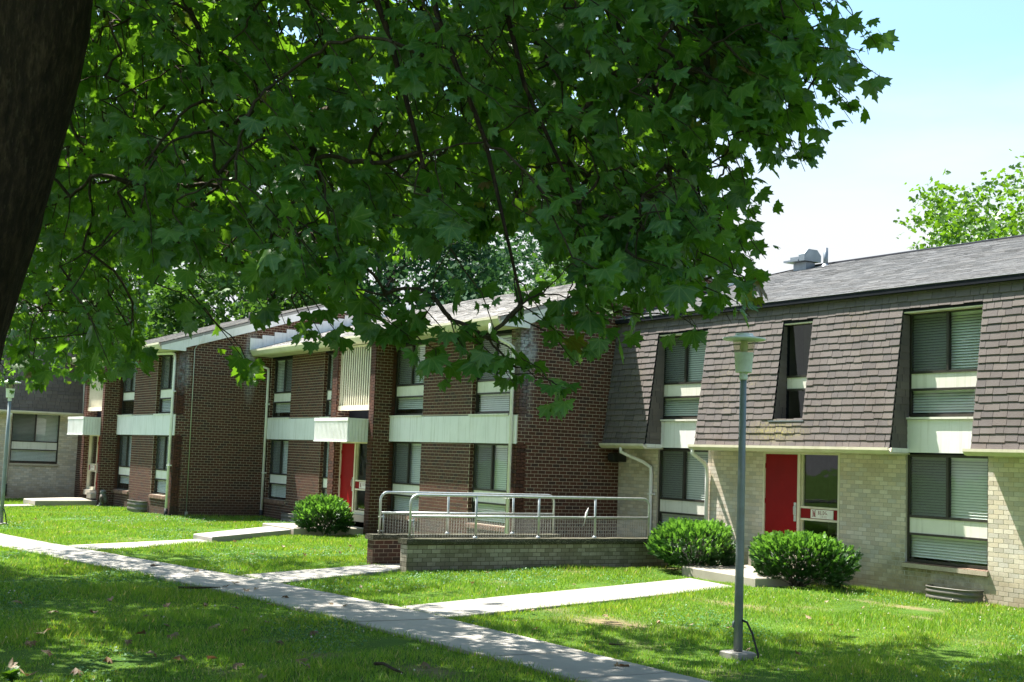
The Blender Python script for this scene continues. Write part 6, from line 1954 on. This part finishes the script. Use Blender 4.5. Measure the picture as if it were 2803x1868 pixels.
# longer blades lapping over the walk edges
ex, ey = [], []
for p in PATH_POLYS[:5]:
    q = np.vstack([p, p[:1]])
    for a_, b_ in zip(q[:-1], q[1:]):
        L = np.linalg.norm(b_ - a_); k = int(L * 110)
        tt = RNG.uniform(size=k)[:, None]; nrm = np.array([-(b_ - a_)[1], (b_ - a_)[0]]) / max(L, 1e-6)
        pts = a_ + (b_ - a_) * tt + nrm * RNG.normal(size=(k, 1)) * 0.035
        ex.append(pts[:, 0]); ey.append(pts[:, 1])
ex = np.concatenate(ex); ey = np.concatenate(ey)
blk = np.zeros(len(ex), bool)
for p in PATH_POLYS[:5]:
    c = p.mean(0); blk |= in_poly(c[0] + (ex - c[0]) * 1.0, c[1] + (ey - c[1]) * 1.0, p) & False
inner = np.zeros(len(ex), bool)
for i, p in enumerate(PATH_POLYS[:5]):
    # keep only points hugging an edge, not those crossing another walk
    d = np.full(len(ex), 9.0)
    q = np.vstack([p, p[:1]])
    for a_, b_ in zip(q[:-1], q[1:]):
        ab = b_ - a_; tt = np.clip(((ex - a_[0]) * ab[0] + (ey - a_[1]) * ab[1]) / (ab @ ab + 1e-9), 0, 1)
        d = np.minimum(d, np.hypot(ex - a_[0] - ab[0] * tt, ey - a_[1] - ab[1] * tt))
    inner |= in_poly(ex, ey, p) & (d > 0.07)
ex, ey = ex[~inner], ey[~inner]
n = len(ex); h = RNG.uniform(.05, .10, n); w = RNG.uniform(.004, .007, n); an = RNG.uniform(0, 6.28, n); la = RNG.uniform(0, 6.28, n); lean = RNG.uniform(.2, .9, n) * h
B = np.stack([ex, ey, bumps(ex, ey) - .005], 1); sd = np.stack([np.cos(an) * w, np.sin(an) * w, 0 * w], 1); tv = np.stack([np.cos(la) * lean, np.sin(la) * lean, h], 1)
V = np.stack([B - sd, B + sd, B + tv], 1).reshape(-1, 3)
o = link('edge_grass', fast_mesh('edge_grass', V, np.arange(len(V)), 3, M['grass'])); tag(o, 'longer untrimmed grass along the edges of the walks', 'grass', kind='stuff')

# ---- fallen leaves: on the grass and on the walk
DM = []
for c, f, d, wv in ((.5, .3, .5, .12), (.3, .6, .3, .15), (-.4, .3, -.3, .1), (.7, .1, .6, .2)):
    V, T3 = leaf_template(HALF_S, c, f, d, True, wv)
    DM.append(fast_mesh('fallen_leaf', V, T3.ravel(), 3, M['dead'], uv=V[:, :2]))
def fallen(px, py, s, on_path=False):
    p = ground(px, py, 0.04 if on_path else 0.03)
    o = link('fallen_leaf', DM[int(RNG.integers(0, 4))], None, (p[0], p[1], 0.06 if on_path else 0.055), (RNG.uniform(-.5, .5), RNG.uniform(-.5, .5), RNG.uniform(0, 6.28)))
    o.scale = (s, s, s)
    inside = bool(np.any([in_poly(np.array([p[0]]), np.array([p[1]]), q)[0] for q in PATH_POLYS]))
    if inside: tag(o, 'dry brown leaf fallen on the concrete walk', 'fallen leaf', 'dry leaves on the concrete walk')
    else: tag(o, 'dry brown leaf fallen on the lawn grass', 'fallen leaf', 'dry leaves on the grass')
for (px, py, s) in [(100, 1460, .11), (150, 1298, .07), (30, 1345, .08), (330, 1462, .09), (395, 1463, .1), (120, 1410, .1), (215, 1415, .08), (330, 1420, .08), (490, 1443, .1), (470, 1390, .07), (385, 1400, .08), (40, 1388, .09),
                    (70, 1480, .08), (20, 1540, .09), (105, 1505, .08), (290, 1480, .07), (350, 1505, .08), (410, 1512, .1), (480, 1520, .09), (545, 1530, .08), (605, 1562, .08), (700, 1535, .08), (690, 1520, .09), (640, 1478, .07),
                    (720, 1455, .07), (610, 1432, .08), (560, 1452, .06), (380, 1440, .06), (255, 1385, .08), (245, 1517, .09), (180, 1545, .08), (60, 1560, .1), (540, 1400, .07), (660, 1375, .08), (590, 1356, .06), (760, 1390, .06),
                    (980, 1530, .08), (1185, 1432, .06), (1225, 1405, .06), (1395, 1418, .07), (1515, 1430, .06), (1855, 1424, .07), (1905, 1440, .06), (1675, 1447, .06), (1720, 1495, .06), (1830, 1508, .07), (1985, 1398, .06), (2225, 1380, .05),
                    (2270, 1395, .05), (1900, 1388, .05), (450, 1225, .08), (300, 1240, .07), (700, 1280, .08), (580, 1275, .07), (540, 1245, .06), (650, 1260, .06), (160, 1225, .07), (80, 1195, .07), (250, 1200, .06), (540, 1200, .07), (430, 1195, .06),
                    (480, 1203, .06), (360, 1190, .06), (720, 1268, .06), (780, 1270, .06), (805, 1255, .06), (1320, 1345, .05), (1085, 1345, .06), (1120, 1320, .05), (1440, 1315, .05),
                    (540, 1345, .09), (520, 1352, .08), (565, 1360, .07), (450, 1315, .07), (620, 1392, .07), (350, 1300, .06), (240, 1275, .06), (1435, 1533, .08), (1420, 1537, .06), (1230, 1450, .05), (790, 1395, .06), (830, 1350, .05), (930, 1290, .05), (1590, 1440, .05)]:
    fallen(px, py, s)
def stick(pts, r, label):
    P = [ground(*p) for p in pts]
    m = MB(tuple(P[0])); m.tube([(p[0], p[1], 0.05 + 0.015 * (i % 2)) for i, p in enumerate(P)], [r] * (len(P) - 1) + [r * .4], 6)
    o = m.build('fallen_stick', M['twig']); o.location = P[0]
    tag(o, label, 'stick', None)
stick([(860, 1537), (880, 1540), (905, 1550), (925, 1562)], 0.018, 'dark crooked stick lying on the grass below the walk')
stick([(410, 1358), (450, 1361), (505, 1357)], 0.02, 'pale straight stick lying in the shaded grass beside the walk')
stick([(345, 1307), (372, 1308)], 0.012, 'short twig lying on the far stretch of the walk')
stick([(895, 1398), (915, 1399)], 0.01, 'tiny twig lying across the middle of the walk')
stick([(1400, 1490), (1432, 1495)], 0.012, 'flat bark sliver lying on the walk near the lamp post')
